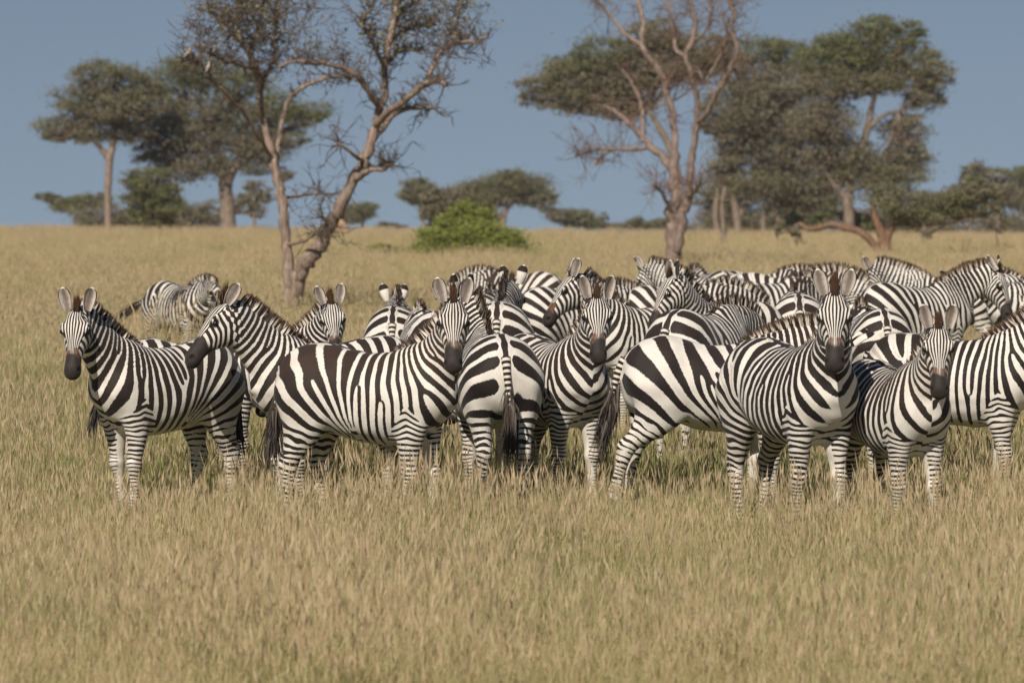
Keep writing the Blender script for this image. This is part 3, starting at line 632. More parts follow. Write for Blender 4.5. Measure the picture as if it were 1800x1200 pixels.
def stripes(P, wh, rng, fat=0.0, dens=1.0, piv=-0.08, muz=0.0, bib=0.12):
    """stripe phases (in cycles) over the skin, from the rest pose"""
    xr, y, z = P.T; ya = np.abs(y); x = np.where(xr < 0.5*KX, xr/KX, xr+0.5*(1-KX))
    f0 = 12.8*dens; xm = 0.33
    ph = f0*(x-xm)
    # rump: stripes fan out from the flank, then lie level down the hind legs
    xp, zp = piv, 0.60; base = f0*(xp-xm)
    r = np.hypot(x-xp, z-zp); th = np.arctan2(xp-x, z-zp)
    A = 4.9*dens
    fan = base-A*(th+0.10*np.maximum(r-0.35, 0)*th)
    ztr = 0.74; thl = np.arctan2(np.maximum(xp-x, 0.05), ztr-zp)
    zl = np.maximum(ztr-z, 0)
    legp = base-A*(thl+0.10*np.maximum(np.hypot(x-xp, ztr-zp)-0.35,0)*thl)-(13*zl+20*zl*zl)*dens
    rear = np.where(z > ztr, fan, legp)
    rear = rear+0.18*wob(P, rng, 8.0)*sstep(0.8,0.6,z)
    ph = np.where(x < xp, rear, ph)
    # shoulder and neck: stripes fan out from above the withers, then run square to the neck
    px_, pz_ = xm, 1.74; B = 10.4*dens
    th2 = np.arctan2(x-px_, np.maximum(pz_-z, 1e-3)); q = (x-px_)*NU[0]+(z-pz_)*NU[2]
    thm = math.atan2(NU[2], NU[0])
    front = np.where(q > 0, B*thm+q*19.5*dens, B*np.minimum(th2, thm))
    front = front-3.4*ya*sstep(0.56,0.76,x)*sstep(1.35,1.15,z)
    ph = np.where(x > xm, front, ph)
    ph = ph+0.14*wob(P, rng, 1.6)+0.05*wob(P, rng, 4.0)
    # forks in the stripes: phase dislocations, different on the two flanks
    for sd in (-1, 1):
        msk = (y*sd > 0); add = np.zeros(len(P))
        spots = [(rng.uniform(-0.45,0.30), rng.uniform(0.85,1.25)) for _ in range(3)]+[(rng.uniform(0.40,0.62), rng.uniform(0.95,1.25)), (rng.uniform(0.62,0.80), rng.uniform(1.2,1.45))]
        for (fx, fz) in spots:
            add += rng.choice([-1,1])*np.arctan2(z-fz, x-fx)/6.28319
        ph = np.where(msk, ph+add, ph)
    # forelegs: level bands under a chevron on the shoulder
    zl = 0.90-z
    pf = -(17*zl+15*zl*zl)*dens+7.5*np.abs(x-0.47)*sstep(0.55,0.85,z)+0.14*wob(P, rng, 3.0)+0.20*wob(P, rng, 8.0)
    wf = sstep(-0.02, 0.025, zl*0.80-np.abs(x-0.475)+0.005)*sstep(0.04,0.09,ya)*(x > 0.2)
    wf = np.maximum(wf, ((z < 0.62)&(x > 0.2)).astype(float))
    # head: lines down the face that bow round the forehead, bands across the cheeks
    a, d = head_local(xr, y, z)
    wd = np.interp(a, [-0.05,0.03,0.12,0.20,0.30,0.42], [0.045,0.082,0.115,0.102,0.062,0.046])
    pface = 4.7*ya/wd+0.5+0.05*wob(P, rng, 7.0)
    pcheek = 19*(a+0.55*d)-9*np.abs(d+0.03)*(d < -0.03)+0.5*ya/0.1+0.10*wob(P, rng, 6.0)
    dt, db = itp(np.clip(a,-0.07,0.58)*HL, HEAD, 1), itp(np.clip(a,-0.07,0.58)*HL, HEAD, 2)
    phi = np.arctan2(ya/np.maximum(itp(np.clip(a,-0.07,0.58)*HL, HEAD, 3),0.01), (d-(dt+db)*0.5)/np.maximum((dt-db)*0.5,0.01))
    wc = sstep(0.66, 0.92, phi+0.5*(a-0.2))
    # which pair of fields: body (ph, pf) or head (pface, pcheek)
    bias = -0.12+0.34*sstep(0.75, 1.20, z)+fat
    bias = bias+0.22*wob(P, rng, 1.8)*(z > 0.6)+0.30*wob(P, rng, 9.0)*sstep(0.75,0.6,z)-0.10*sstep(0.6,0.35,z)
    belly = sstep(0.20, 0.02, ya)*sstep(0.74, 0.64, z)*(x > -0.35)*(x < 0.5)
    bias = bias-1.6*belly
    bias = bias-1.3*bib*sstep(0.13,0.03,ya)*sstep(0.55,0.7,x)*sstep(1.04,0.92,z)-0.12*sstep(0.52,0.66,x)*sstep(1.25,1.05,z)
    inner = sstep(0.15, 0.09, ya)*sstep(0.80, 0.70, z)
    bias = bias-0.30*inner*(np.abs(x) > 0.3)
    crot = sstep(0.085, 0.04, ya)*sstep(-0.60,-0.70,x)*sstep(1.16,1.08,z)
    bias = bias-1.4*crot*(z > 0.7)
    flank = sstep(0.16,0.05,np.hypot(x+0.20, z-0.70)); bias = bias-0.5*flank
    spine = sstep(0.020,0.012,ya)*(z > 1.18)*(neck_t(P) < 0.12)*(x < 0.5); edge = sstep(0.05,0.038,ya)*sstep(0.016,0.024,ya)*(z > 1.1)*sstep(-0.05,-0.35,x)
    bias = bias+2.5*spine-1.6*edge
    hb = 0.16+0.10*wob(P, rng, 5.0)
    bias = bias*(1-wh)+hb*wh
    throat = sstep(0.04,0.0,ya)*(d < -0.08); bias = bias-0.9*throat*wh
    # muzzle, rust patch, eye rims, hooves
    dark = sstep(0.372-muz,0.412-muz,a+0.02*wob(P, rng, 9.0)+0.35*np.minimum(d,0))*wh
    dark = np.maximum(dark, sstep(0.046,0.030,np.sqrt((a-0.172)**2+((d-0.044)*1.7)**2))*(ya > 0.06)*wh)
    dark = np.maximum(dark, (z < 0.055)*1.0)
    rust = sstep(0.335,0.36,a+0.012*wob(P, rng, 14.0)-muz*-1.0)*sstep(0.45,0.42,a)*sstep(0.004,0.026,ya)*sstep(-0.03,0.02,d)*sstep(0.062,0.045,ya)*wh
    nost = sstep(0.036,0.018,np.sqrt((a-0.505)**2+((d-0.012)*1.3)**2))*(ya > 0.03)*wh
    return dict(nost=nost, pa=np.cos(6.28319*ph), pb=pf, pc=pface, pd=pcheek, wf=wf, wc=wc, wh=wh, bias=bias, dark=dark, rust=rust)
def zebra_mat():
    N = NT('zebra_coat')
    cs = lambda nm: N.math('COSINE', N.math('MULTIPLY', N.at(nm), 6.28319))
    body = N.mixf(N.at('wf'), N.at('pa'), cs('pb')); head = N.mixf(N.at('wc'), cs('pc'), cs('pd'))
    v = N.math('ADD', N.mixf(N.at('wh'), body, head), N.at('bias'))
    rest = N.atv('rest')
    v = N.math('ADD', v, N.math('MULTIPLY', N.math('SUBTRACT', N.noise(60, 2, rest), 0.5), 0.55))
    m = N.ss(v, -0.13, 0.13)
    n2 = N.noise(7, 3, rest)
    oi = N.n('ShaderNodeObjectInfo').outputs['Random']
    white = N.mix(N.math('MULTIPLY', n2, 0.75), rgb(0.80,0.765,0.71), rgb(0.62,0.55,0.46))
    # dust on the back
    black = N.mix(oi, rgb(0.014,0.010,0.009), rgb(0.028,0.018,0.014))
    black = N.mix(N.math('MULTIPLY', N.at('brown'), n2), black, rgb(0.075,0.038,0.024))
    # faint brown shadow stripes in the wide pale bands, dust on legs and belly
    shad = N.math('MULTIPLY', N.ss(v, -0.78, -0.98), N.at('shadow')); white = N.mix(shad, white, rgb(0.30,0.20,0.125))
    dirt = N.math('MULTIPLY', N.at('low'), N.ss(N.noise(11, 4, rest, 0.65), 0.40, 0.70)); white = N.mix(dirt, white, rgb(0.42,0.31,0.20))
    c = N.mix(m, white, black)
    c = N.mix(N.math('MULTIPLY', N.ss(N.at('rust'), 0.1, 0.5), N.at('rustamt')), c, rgb(0.125,0.052,0.024))
    mz = N.mix(N.noise(22, 3, rest), rgb(0.014,0.010,0.009), rgb(0.050,0.037,0.030))
    c = N.mix(N.at('dark'), c, N.mix(N.at('nost'), mz, rgb(0.004,0.003,0.003)))
    hair = N.noise(260, 2, rest)
    return N.bsdf(c, 0.62, 0.25, bump=hair, strength=0.4, dist=0.005, sheen=0.08)
def mane_mat():
    N = NT('mane_hair')
    v = N.math('ADD', N.at('pa'), N.at('bias'))
    c = N.mix(N.ss(v, -0.2, 0.2), rgb(0.62,0.54,0.45), rgb(0.028,0.019,0.015))
    c = N.mix(N.math('MULTIPLY', N.ss(N.at('h'), 0.45, 0.95), 0.92), c, N.mix(N.at('brown'), rgb(0.030,0.020,0.016), rgb(0.105,0.050,0.026)))
    return N.bsdf(c, 0.7, 0.2)
def ear_mat():
    N = NT('ear_fur')
    h, w, ins = N.at('h'), N.at('w'), N.at('ins')
    rest = N.atv('rest')
    ns = N.noise(40, 3, rest)
    inner = N.mix(N.ss(N.math('ADD', N.math('ABSOLUTE', w), N.math('MULTIPLY', ns, 0.5)), 0.35, 1.0), rgb(0.17,0.135,0.115), rgb(0.50,0.44,0.385))
    inner = N.mix(N.ss(N.math('ABSOLUTE', w), 0.86, 0.93), inner, rgb(0.03,0.02,0.018))
    inner = N.mix(N.ss(h, 0.93, 0.97), inner, rgb(0.72,0.66,0.58))
    outer = N.mix(N.ss(h, 0.60, 0.66), rgb(0.74,0.68,0.60), rgb(0.025,0.018,0.016))
    outer = N.mix(N.ss(h, 0.93, 0.96), outer, rgb(0.74,0.68,0.60))
    c = N.mix(ins, outer, inner)
    return N.bsdf(c, 0.8, 0.2)
def plain_mat(name, col, rough=0.6, spec=0.3):
    return NT(name).bsdf(col, rough, spec)
def tail_mats():
    N = NT('tail_skin')
    c = N.mix(N.ss(N.math('ADD', N.math('COSINE', N.math('MULTIPLY', N.at('pa'), 6.28319)), N.at('bias')), -0.15, 0.15), rgb(0.70,0.63,0.55), rgb(0.022,0.016,0.014))
    a = N.bsdf(c, 0.7, 0.2)
    N = NT('tail_hair')
    b = N.bsdf(N.mix(N.at('h'), rgb(0.11,0.085,0.07), rgb(0.025,0.018,0.015)), 0.6, 0.3)
    return a, b
ZM = None
def zebra_materials():
    global ZM
    tm = tail_mats()
    ZM = dict(coat=zebra_mat(), mane=mane_mat(), ear=ear_mat(), eye=plain_mat('eye_gloss', rgb(0.008,0.005,0.004), 0.08, 0.6), tail=tm[0], tuft=tm[1])
def vec_attr(me, name, V):
    a = me.attributes.new(name, 'FLOAT_VECTOR', 'POINT'); a.data.foreach_set('vector', np.asarray(V, dtype=np.float32).ravel())
def strands(base, tip, width, side, bow, nseg=3):
    """tapered ribbons: base, tip (n,3); side (n,3) unit width direction; bow (n,3) mid offset"""
    n = len(base); V = []; H = []
    for k in range(nseg+1):
        f = k/nseg; c = base+(tip-base)*f+bow*(4*f*(1-f)); w = (width*(1-f**1.5*0.92))[:,None]*side*0.5
        V += [c-w, c+w]; H += [np.full(n, f)]*2
    V = np.stack(V, 1).reshape(-1,3); H = np.stack(H, 1).ravel()
    b = (np.arange(n)*(2*(nseg+1)))[:,None]; Q = []
    for k in range(nseg): Q.append(b+np.array([2*k,2*k+1,2*k+3,2*k+2]))
    return V, np.stack(Q,1).reshape(-1,4), H
def crest(t):
    """top line of the neck in the rest pose: t -0.25 (withers) .. 1 (poll)"""
    a = itp(np.clip(t,-0.1,1.12), NECK, 1)
    p = NB+np.outer(t*NL, NU)+np.outer(a-0.015, NN)
    return p
def make_zebra(label, px, s, yaw, size=1.0, pose=None, ears=((0,0),(0,0)), tail=(0.0,0.0,0.0), seed=1, fine=True,
               fat=0.0, brown=0.3, rustamt=0.8, dens=1.0, mane_h=0.098, mane_brown=0.5, dz=0.0, girth=1.0, fore_h=0.10, piv=None, muz=0.0, bib=0.12):
    """yaw in degrees: 0 faces the camera, +90 faces the right edge of the picture, 180 faces away"""
    rng = np.random.default_rng(seed); pose = pose or Pose()
    piv = piv if piv is not None else float(np.random.default_rng(seed+900).uniform(-0.14,0.04))
    key = 'fine' if fine else 'coarse'
    if key not in REST: REST[key] = zebra_rest(0.0138 if fine else 0.021)
    R = REST[key]; dist = FPX/s
    root = empty('zebra', ((px-900.0)/s, dist, float(ground_z(dist))+dz), math.radians(yaw-90))
    root.scale = (size,)*3
    tag(root, label, 'zebra', 'zebras standing in the herd')
    V0 = R['V']
    A = stripes(V0, R['wh'], rng, fat, dens, piv, muz, bib)
    V = pose(V0, R['t'], R['wh'], R['leg'])
    # ease the skin where the head meets the neck and the legs meet the trunk
    e = R['e']; n = len(V); deg = np.bincount(e[:,0], minlength=n)+np.bincount(e[:,1], minlength=n)
    msk = (4*R['wh']*(1-R['wh']))
    for w in R['leg'].values(): msk = np.maximum(msk, 2.5*w*(1-w))
    msk = np.clip(np.maximum(msk, 0.6*sstep(0.0,0.1,R['t'])*sstep(1.0,0.8,R['t'])), 0, 1)[:,None]*0.5
    for _ in range(8):
        S = np.zeros((n,3))
        for c in range(3):
            S[:,c] = np.bincount(e[:,0], V[e[:,1],c], n)+np.bincount(e[:,1], V[e[:,0],c], n)
        V = V+(S/deg[:,None]-V)*msk
    nrm = np.zeros((n,3)); q = R['Q']; fn = np.cross(V[q[:,2]]-V[q[:,0]], V[q[:,3]]-V[q[:,1]])
    for k4 in range(4):
        for c in range(3): nrm[:,c] += np.bincount(q[:,k4], fn[:,c], n)
    nrm /= np.linalg.norm(nrm,axis=1)[:,None]+1e-9
    rel = 0.0045*wob(V0*np.array([1.6,1,0.8]), rng, 3.0)+0.0022*wob(V0, rng, 8.0); V = V+nrm*(rel*(1-0.7*R['wh'])*np.interp(V0[:,2],[0.3,0.8],[0.35,1]))[:,None]
    if girth != 1.0:
        g = 1+(girth-1)*sstep(0.5,0.75,V0[:,2])*(1-sstep(0,0.3,R['t'])); V[:,1] *= g
    me = mesh_from('body', V, R['Q'])
    for k, v in A.items(): attr(me, k, v)
    attr(me, 'brown', sstep(0.9,1.3,V0[:,2])*brown*(1-R['wh']*0.5)); attr(me, 'rustamt', np.full(n, rustamt))
    attr(me, 'shadow', sstep(0.1,-0.25,V0[:,0])*sstep(0.75,0.9,V0[:,2])*rng.uniform(0.0,0.55)); attr(me, 'low', 0.12+0.5*sstep(0.72,0.35,V0[:,2]))
    vec_attr(me, 'rest', V0+rng.uniform(0,20,3))
    obj('body', me, ZM['coat'], root)
    # mane
    nb = 850 if fine else 420
    tt = rng.uniform(-0.16, 1.03, nb); base = crest(tt)+np.stack([np.zeros(nb), rng.normal(0,0.008,nb), np.zeros(nb)],1)
    hgt = mane_h*np.interp(tt, [-0.16,0.0,0.2,0.8,1.03], [0.35,0.8,1.0,1.1,0.9])*rng.uniform(0.75,1.12,nb)
    dirn = np.tile(NN, (nb,1))+NU*(rng.normal(0.10,0.10,nb))[:,None]+np.stack([np.zeros(nb), rng.normal(0,0.10,nb), np.zeros(nb)],1)
    tip = base+dirn*hgt[:,None]; side = NU*0.8+np.array([0,1,0])*rng.uniform(-0.9,0.9,nb)[:,None]
    side /= np.linalg.norm(side,axis=1)[:,None]
    mv, mq, mh = strands(base, tip, np.full(nb, 0.021 if fine else 0.027), side, np.zeros((nb,3)))
    tb = np.repeat(tt, 8); bb = np.repeat(base, 8, 0)
    rng_s = np.random.default_rng(seed); AM = stripes(bb, np.zeros(len(bb)), rng_s, fat, dens, piv)
    mv = pose(mv, np.clip((tb-0.08)/0.92,0,1), sstep(0.93,1.03,tb))
    # forelock between the ears
    nf = 150 if fine else 80; u = rng.uniform(-1,1,nf)
    fb = HO+np.outer(rng.uniform(-0.045,0.035,nf), HA)+np.outer(np.full(nf,0.070), HD)+np.stack([np.zeros(nf), u*0.018, np.zeros(nf)],1)
    fd = -HA*0.80+HD*0.62
    ft = fb+np.outer(rng.uniform(0.6,1.1,nf)*fore_h, fd)+rng.normal(0,0.008,(nf,3)); sd = np.tile(np.array([0,1.0,0]),(nf,1))+rng.normal(0,0.4,(nf,3))
    sd /= np.linalg.norm(sd,axis=1)[:,None]
    fv, fq, fh = strands(fb, ft, np.full(nf,0.012), sd, np.zeros((nf,3)))
    fv = pose(fv, 1.0, 1.0)
    for nm, vv_, qq_, pa_, bi_, hh_ in (('mane', mv, mq, AM['pa'], np.full(len(mv),0.1), mh), ('forelock', fv, fq, np.zeros(len(fv)), np.full(len(fv),0.6), fh*0.6+0.4)):
        me = mesh_from(nm, vv_, qq_); attr(me,'pa',pa_); attr(me,'bias',bi_); attr(me,'h',hh_); attr(me,'brown',np.full(len(vv_), mane_brown if nm == 'mane' else max(mane_brown, 0.85)))
        obj(nm, me, ZM['mane'], root)
    # ears: cupped leaf shells
    for sgn, (turn, tilt) in zip((1,-1), ears):
        turn += rng.uniform(-16,22); tilt += rng.uniform(-8,12)
        nu, nv = 12, 11; uu, vv = np.meshgrid(np.linspace(0,1,nu), np.linspace(-1,1,nv), indexing='ij')
        wid = np.interp(uu, [0,0.1,0.35,0.62,0.82,0.94,1.0], [0.027,0.034,0.047,0.051,0.042,0.024,0.004])
        L = 0.182; ang = vv*np.interp(uu,[0,0.25,0.7,1],[1.9,1.35,0.95,0.7])
        rad = wid/np.maximum(np.sin(np.minimum(np.abs(np.interp(uu,[0,0.25,0.7,1],[1.9,1.35,0.95,0.7])),1.57)),0.3)
        lx = rad*np.sin(ang); lz = rad*(1-np.cos(ang))          # lx: across, lz: towards the opening
        ly = uu*L
        lean = 0.02*np.sin(uu*3.14)
        out = np.stack([lx, ly, lz-lean],-1).reshape(-1,3); 
        inn = np.stack([lx*0.90, ly*0.985+0.001, (lz-lean)+0.006+0*lz],-1).reshape(-1,3)
        tr, ti = math.radians(turn), math.radians(tilt)
        # ear frame in head space: up the ear, opening direction, across
        up = -HA*0.78+HD*0.58; up /= np.linalg.norm(up); fw = HA*0.58+HD*0.78
        fw -= up*(fw@up); fw /= np.linalg.norm(fw)
        sgy = np.array([0,1.0,0])*sgn
        a0 = math.radians(14); up2 = up*math.cos(a0)+sgy*math.sin(a0)
        up2 = up2*math.cos(ti)-fw*math.sin(ti)                 # tilt +: laid back
        op = fw*math.cos(tr)+sgy*math.sin(tr); op -= up2*(op@up2); op /= np.linalg.norm(op)   # turn +: opening outwards
        ac = np.cross(up2, op)
        bpos = HO+HA*(-0.012)+HD*0.062+sgy*0.072
        M = np.stack([ac, up2, op],1)
        W = np.concatenate([out,inn])@M.T+bpos
        W = pose(W, 1.0, 1.0)
        g = np.arange(nu*nv).reshape(nu,nv); q = np.stack([g[:-1,:-1],g[1:,:-1],g[1:,1:],g[:-1,1:]],-1).reshape(-1,4)
        n0 = nu*nv; rim = []
        loop = list(g[:,0])+list(g[-1,1:])+list(g[::-1,-1][1:])
        for i in range(len(loop)-1): rim.append((loop[i],loop[i+1],loop[i+1]+n0,loop[i]+n0))
        me = mesh_from('ear', W, np.concatenate([q[:,::-1], q+n0, np.array(rim)]))
        attr(me,'h',np.tile(uu.ravel(),2)); attr(me,'w',np.tile(vv.ravel(),2)); attr(me,'ins',np.concatenate([np.zeros(n0),np.ones(n0)]))
        vec_attr(me,'rest',np.concatenate([out,inn])+rng.uniform(0,9,3))
        obj('ear', me, ZM['ear'], root)
        # eye
        ph, thh = np.meshgrid(np.linspace(0,math.pi,8), np.linspace(0,2*math.pi,12,endpoint=False), indexing='ij')
        ev = np.stack([np.sin(ph)*np.cos(thh)*0.026, np.cos(ph)*0.020, np.sin(ph)*np.sin(thh)*0.018],-1).reshape(-1,3)
        ep = HO+HA*0.172*HL+HD*0.046+sgy*0.101
        ev = np.outer(ev[:,0],HA)+np.outer(ev[:,1],[0,1,0])+np.outer(ev[:,2],HD)+ep
        ev = pose(ev, 1.0, 1.0); g = np.arange(8*12).reshape(8,12); g2 = np.roll(g,-1,1)
        me = mesh_from('eye', ev, np.stack([g[:-1],g[1:],g2[1:],g2[:-1]],-1).reshape(-1,4)); obj('eye', me, ZM['eye'], root)
    # tail: striped dock with a dark tuft
    swing, lift, curl = tail
    k = 14; f = np.linspace(0,1,k); Ld = 0.46
    out_ang = np.radians(np.interp(f,[0,0.25,1],[28+lift, 10+lift, 4+lift*1.0+curl])); sw = np.radians(swing)*np.interp(f,[0,0.3,1],[0.3,0.8,1.0])
    d = np.stack([-np.sin(out_ang)*np.cos(sw), np.sin(sw), -np.cos(out_ang)*np.cos(sw)],1); d /= np.linalg.norm(d,axis=1)[:,None]
    c = np.array([-0.755*KX,0,1.165])+np.concatenate([[[0,0,0]], np.cumsum((d[1:]+d[:-1])*0.5*Ld/(k-1),0)])
    rad = np.interp(f,[0,0.2,1],[0.040,0.030,0.016]); th = np.linspace(0,2*math.pi,9)[:-1]
    ax1 = np.cross(d, [0,1,0]); ax1 /= np.linalg.norm(ax1,axis=1)[:,None]; ax2 = np.cross(d, ax1)
    tv = (c[:,None]+rad[:,None,None]*(np.cos(th)[None,:,None]*ax1[:,None]+np.sin(th)[None,:,None]*ax2[:,None])).reshape(-1,3)
    g = np.arange(k*8).reshape(k,8); g2 = np.roll(g,-1,1)
    me = mesh_from('tail', tv, np.stack([g[:-1],g2[:-1],g2[1:],g[1:]],-1).reshape(-1,4))
    attr(me,'pa',np.repeat(f*11,8)+0.0); attr(me,'bias',np.repeat(np.interp(f,[0,0.7,1],[0.0,0.3,1.5]),8))
    to = obj('tail', me, ZM['tail'], root)
    nt = 260 if fine else 130; ff = rng.uniform(0.45,1.0,nt); i = (ff*(k-1)).astype(int).clip(0,k-1)
    tb = c[i]+rng.normal(0,0.010,(nt,3)); dd = d[-1]+rng.normal(0,0.13,(nt,3)); dd[:,2] -= 0.25; dd /= np.linalg.norm(dd,axis=1)[:,None]
    tt2 = tb+dd*(rng.uniform(0.20,0.44,nt))[:,None]; sd = np.cross(dd, rng.normal(size=(nt,3))); sd /= np.linalg.norm(sd,axis=1)[:,None]
    sv, sq, sh = strands(tb, tt2, np.full(nt,0.016), sd, rng.normal(0,0.016,(nt,3)))
    me = mesh_from('tail_tuft', sv, sq); attr(me,'h',sh); obj('tail_tuft', me, ZM['tuft'], to)
    return root
# ---------------------------------------------------------------- the herd
zebra_materials()
def stance(k, **kw):
    r = random.Random(k); legs = {n: (r.uniform(-7,7), 0) for n in ('fl','fr','hl','hr')}
    legs.update(kw); return legs
HERD = [
 # label, px, px per metre, yaw, size, neck yaw, neck pitch, head yaw, head pitch, head roll, extra
 ('zebra at the far left edge of the herd facing the camera', 290, 238, -44, 0.96, 2, 6, 34, 8, 0, dict(seed=1, legs=dict(fl=(4,0), fr=(-6,0), hl=(-3,0), hr=(9,0)), mane_h=0.09, fat=0.05)),
 ('zebra mostly hidden behind the leftmost zebra, dark tail hanging at left', 335, 222, 98, 0.91, 0, 95, 0, 0, 0, dict(fine=False, seed=2, tail=(4,10,0))),
 ('zebra resting its dark muzzle on the back of the leftmost zebra', 590, 238, -62, 0.98, 0, 6, -12, -4, 0, dict(seed=3, muz=0.06, fore_h=0.15, mane_h=0.10, mane_brown=0.9, ears=((62,18),(-20,30)), dens=1.05, rustamt=0.2)),
 ('zebra with reddish-brown forelock peering over the back of another zebra', 458, 210, 62, 0.91, -32, 2, -26, 10, 6, dict(seed=4, mane_h=0.10, mane_brown=1.0, fore_h=0.13)),
 ('shaded zebra standing behind the belly of the large front zebra', 668, 228, 80, 0.90, 0, 100, 0, 0, 0, dict(fine=False, seed=5)),
 ('large zebra in the front, body in profile, head turned to the camera', 645, 250, 68, 0.98, -58, -8, -9, 16, 0, dict(seed=6, fat=0.16, brown=0.9, legs=dict(fl=(8,0), fr=(-2,0), hl=(9,0), hr=(-4,0)), fore_h=0.12, mane_h=0.098)),
 ('zebra seen from behind with its tail hanging straight down, front row middle', 868, 236, -172, 0.99, 28, 2, 18, 0, 0, dict(seed=7, fat=0.05, tail=(-3,2,0), girth=1.05, legs=dict(hl=(4,0), hr=(-6,0)))),
 ('zebra facing the camera right of the one seen from behind', 968, 232, 28, 0.97, -12, -6, -14, 14, 0, dict(seed=8, dens=1.08, legs=dict(fl=(3,0), fr=(-5,0)), brown=0.5)),
 ('zebra in profile with broad rump stripes, hind leg stepping back', 1250, 238, 98, 0.98, 0, 42, 0, 30, 0, dict(seed=9, piv=0.14, fat=-0.02, tail=(0,8,0), legs=dict(hr=(-26,6), hl=(-8,0), fr=(6,0), fl=(-6,0)))),
 ('zebra with tall upright forelock staring at the camera, nearest of the herd', 1388, 254, 25, 1.02, -30, -8, 1, 18, 0, dict(seed=10, bib=1.0, fat=0.18, brown=0.35, fore_h=0.15, legs=dict(fl=(6,0), fr=(-6,0), hl=(-12,0), hr=(4,0)))),
 ('small zebra facing the camera with dark brown saddle marks', 1568, 256, 21, 0.91, -10, 0, -14, 14, 0, dict(seed=11, brown=1.0, fat=0.12, dens=1.06, legs=dict(fl=(4,0), fr=(-3,0)))),
 ('zebra walking out of the frame at the right edge', 1674, 232, 72, 0.98, 5, 8, 0, 0, 0, dict(seed=12, legs=dict(fl=(-8,0), fr=(6,0), hr=(-8,0)), mane_brown=0.8)),
 ('zebra rump seen from behind left of the large front zebra\'s head', 697, 186, 178, 0.98, 14, 42, 0, -20, 0, dict(fine=False, seed=13, tail=(0,2,0))),
 ('zebra rump half hidden behind the large front zebra\'s head', 756, 192, -170, 0.97, 0, 80, 0, 0, 0, dict(fine=False, seed=14)),
 ('zebra seen from behind with its head and ears rising above its rump', 878, 190, 178, 1.03, -12, 24, -6, -4, 0, dict(seed=15, girth=1.1, fat=0.05)),
 ('zebra rump with black top band behind the middle rear-view zebra', 848, 168, 172, 1.0, 0, 80, 0, 0, 0, dict(seed=16, fine=False)),
 ('brownish zebra rump farthest back in the middle of the herd', 912, 132, -120, 1.0, 0, 90, 0, 0, 0, dict(seed=17, fine=False, brown=1.0)),
 ('zebra rump behind the dark muzzle of the zebra looking left', 1000, 158, 122, 1.0, 0, 80, 0, 0, 0, dict(seed=18, fine=False)),
 ('zebra with raised head looking left, reddish nose, in the middle', 1138, 184, -52, 1.0, 0, 6, -24, -2, 0, dict(seed=19, mane_h=0.10, rustamt=1.0, ears=((60,0),(-30,10)), dens=1.1)),
 ('zebra back with bold black arcs behind the zebra looking left', 1190, 156, 108, 1.0, 0, 85, 0, 0, 0, dict(seed=20, fine=False)),
 ('distant zebra with white black-tipped ears turned away, left of the leafless trunk', 1255, 136, -122, 1.0, 10, 34, 10, 0, 0, dict(seed=21, fine=False, mane_h=0.10, ears=((150,0),(-120,0)))),
 ('zebra lowering its head to the left with one white ear raised', 1288, 184, -42, 0.99, 0, 4, -24, 8, 0, dict(seed=22, mane_h=0.10, ears=((120,5),(-60,20)), rustamt=0.6, dens=1.1)),
 ('zebra from behind at an angle with spotted white tail root', 1230, 204, 152, 1.03, -10, 70, 0, 0, 0, dict(fine=False, seed=23, tail=(-6,6,0))),
 ('zebra swishing its dark tail to the right in the back row', 1342, 148, 116, 1.02, 0, 85, 0, 0, 0, dict(seed=24, fine=False, tail=(-48,22,10))),
 ('distant zebra back with reddish mane at the top of the herd', 1330, 127, 98, 0.98, 0, 78, 0, 0, 0, dict(seed=25, fine=False, brown=1.0, mane_brown=1.0)),
 ('distant grazing zebra with a bushy standing mane', 1372, 138, 80, 1.02, 0, 76, 0, 0, 0, dict(seed=26, fine=False, mane_h=0.13)),
 ('distant zebra rump showing just above the back row', 1252, 130, -160, 1.0, 0, 85, 0, 0, 0, dict(seed=27, fine=False)),
 ('zebra rump seen from behind left of the nearest zebra\'s ears', 1400, 176, 179, 1.03, 0, 80, 0, 0, 0, dict(fine=False, seed=28, tail=(0,3,0))),
 ('zebra rump squeezed between the nearest zebra and the small one', 1536, 190, -174, 0.98, 0, 80, 0, 0, 0, dict(fine=False, seed=29, tail=(2,2,0))),
 ('zebra with lowered head and brown mane in the right back row', 1604, 162, 122, 1.06, -24, 30, -38, -10, 0, dict(seed=30, mane_h=0.09, mane_brown=1.0, ears=((10,30),(0,35)), rustamt=0.6)),
 ('distant zebra with grey face turned away at the right', 1668, 134, -104, 1.0, 6, 36, 0, 0, 0, dict(seed=31, fine=False, ears=((100,0),(-100,0)))),
 ('zebra at the right edge of the back row with its dark muzzle lowered', 1838, 150, -74, 1.05, 0, 46, 0, 8, 0, dict(seed=32, fine=False, mane_brown=0.7)),
 ('lone zebra with lowered head in the grass far left behind the herd', 316, 135, 38, 0.92, -12, 62, -16, 10, 0, dict(seed=33, fine=False, tail=(-30,40,20), fat=0.1)),
]
for (lab, px, s, yaw, size, ny, npi, hy, hp, hr, ex) in HERD:
    ex = dict(ex); legs = stance(ex['seed'], **ex.pop('legs', {}))
    make_zebra(lab, px, s, yaw, size, Pose(ny, npi, hy, hp, hr, legs=legs), **ex)
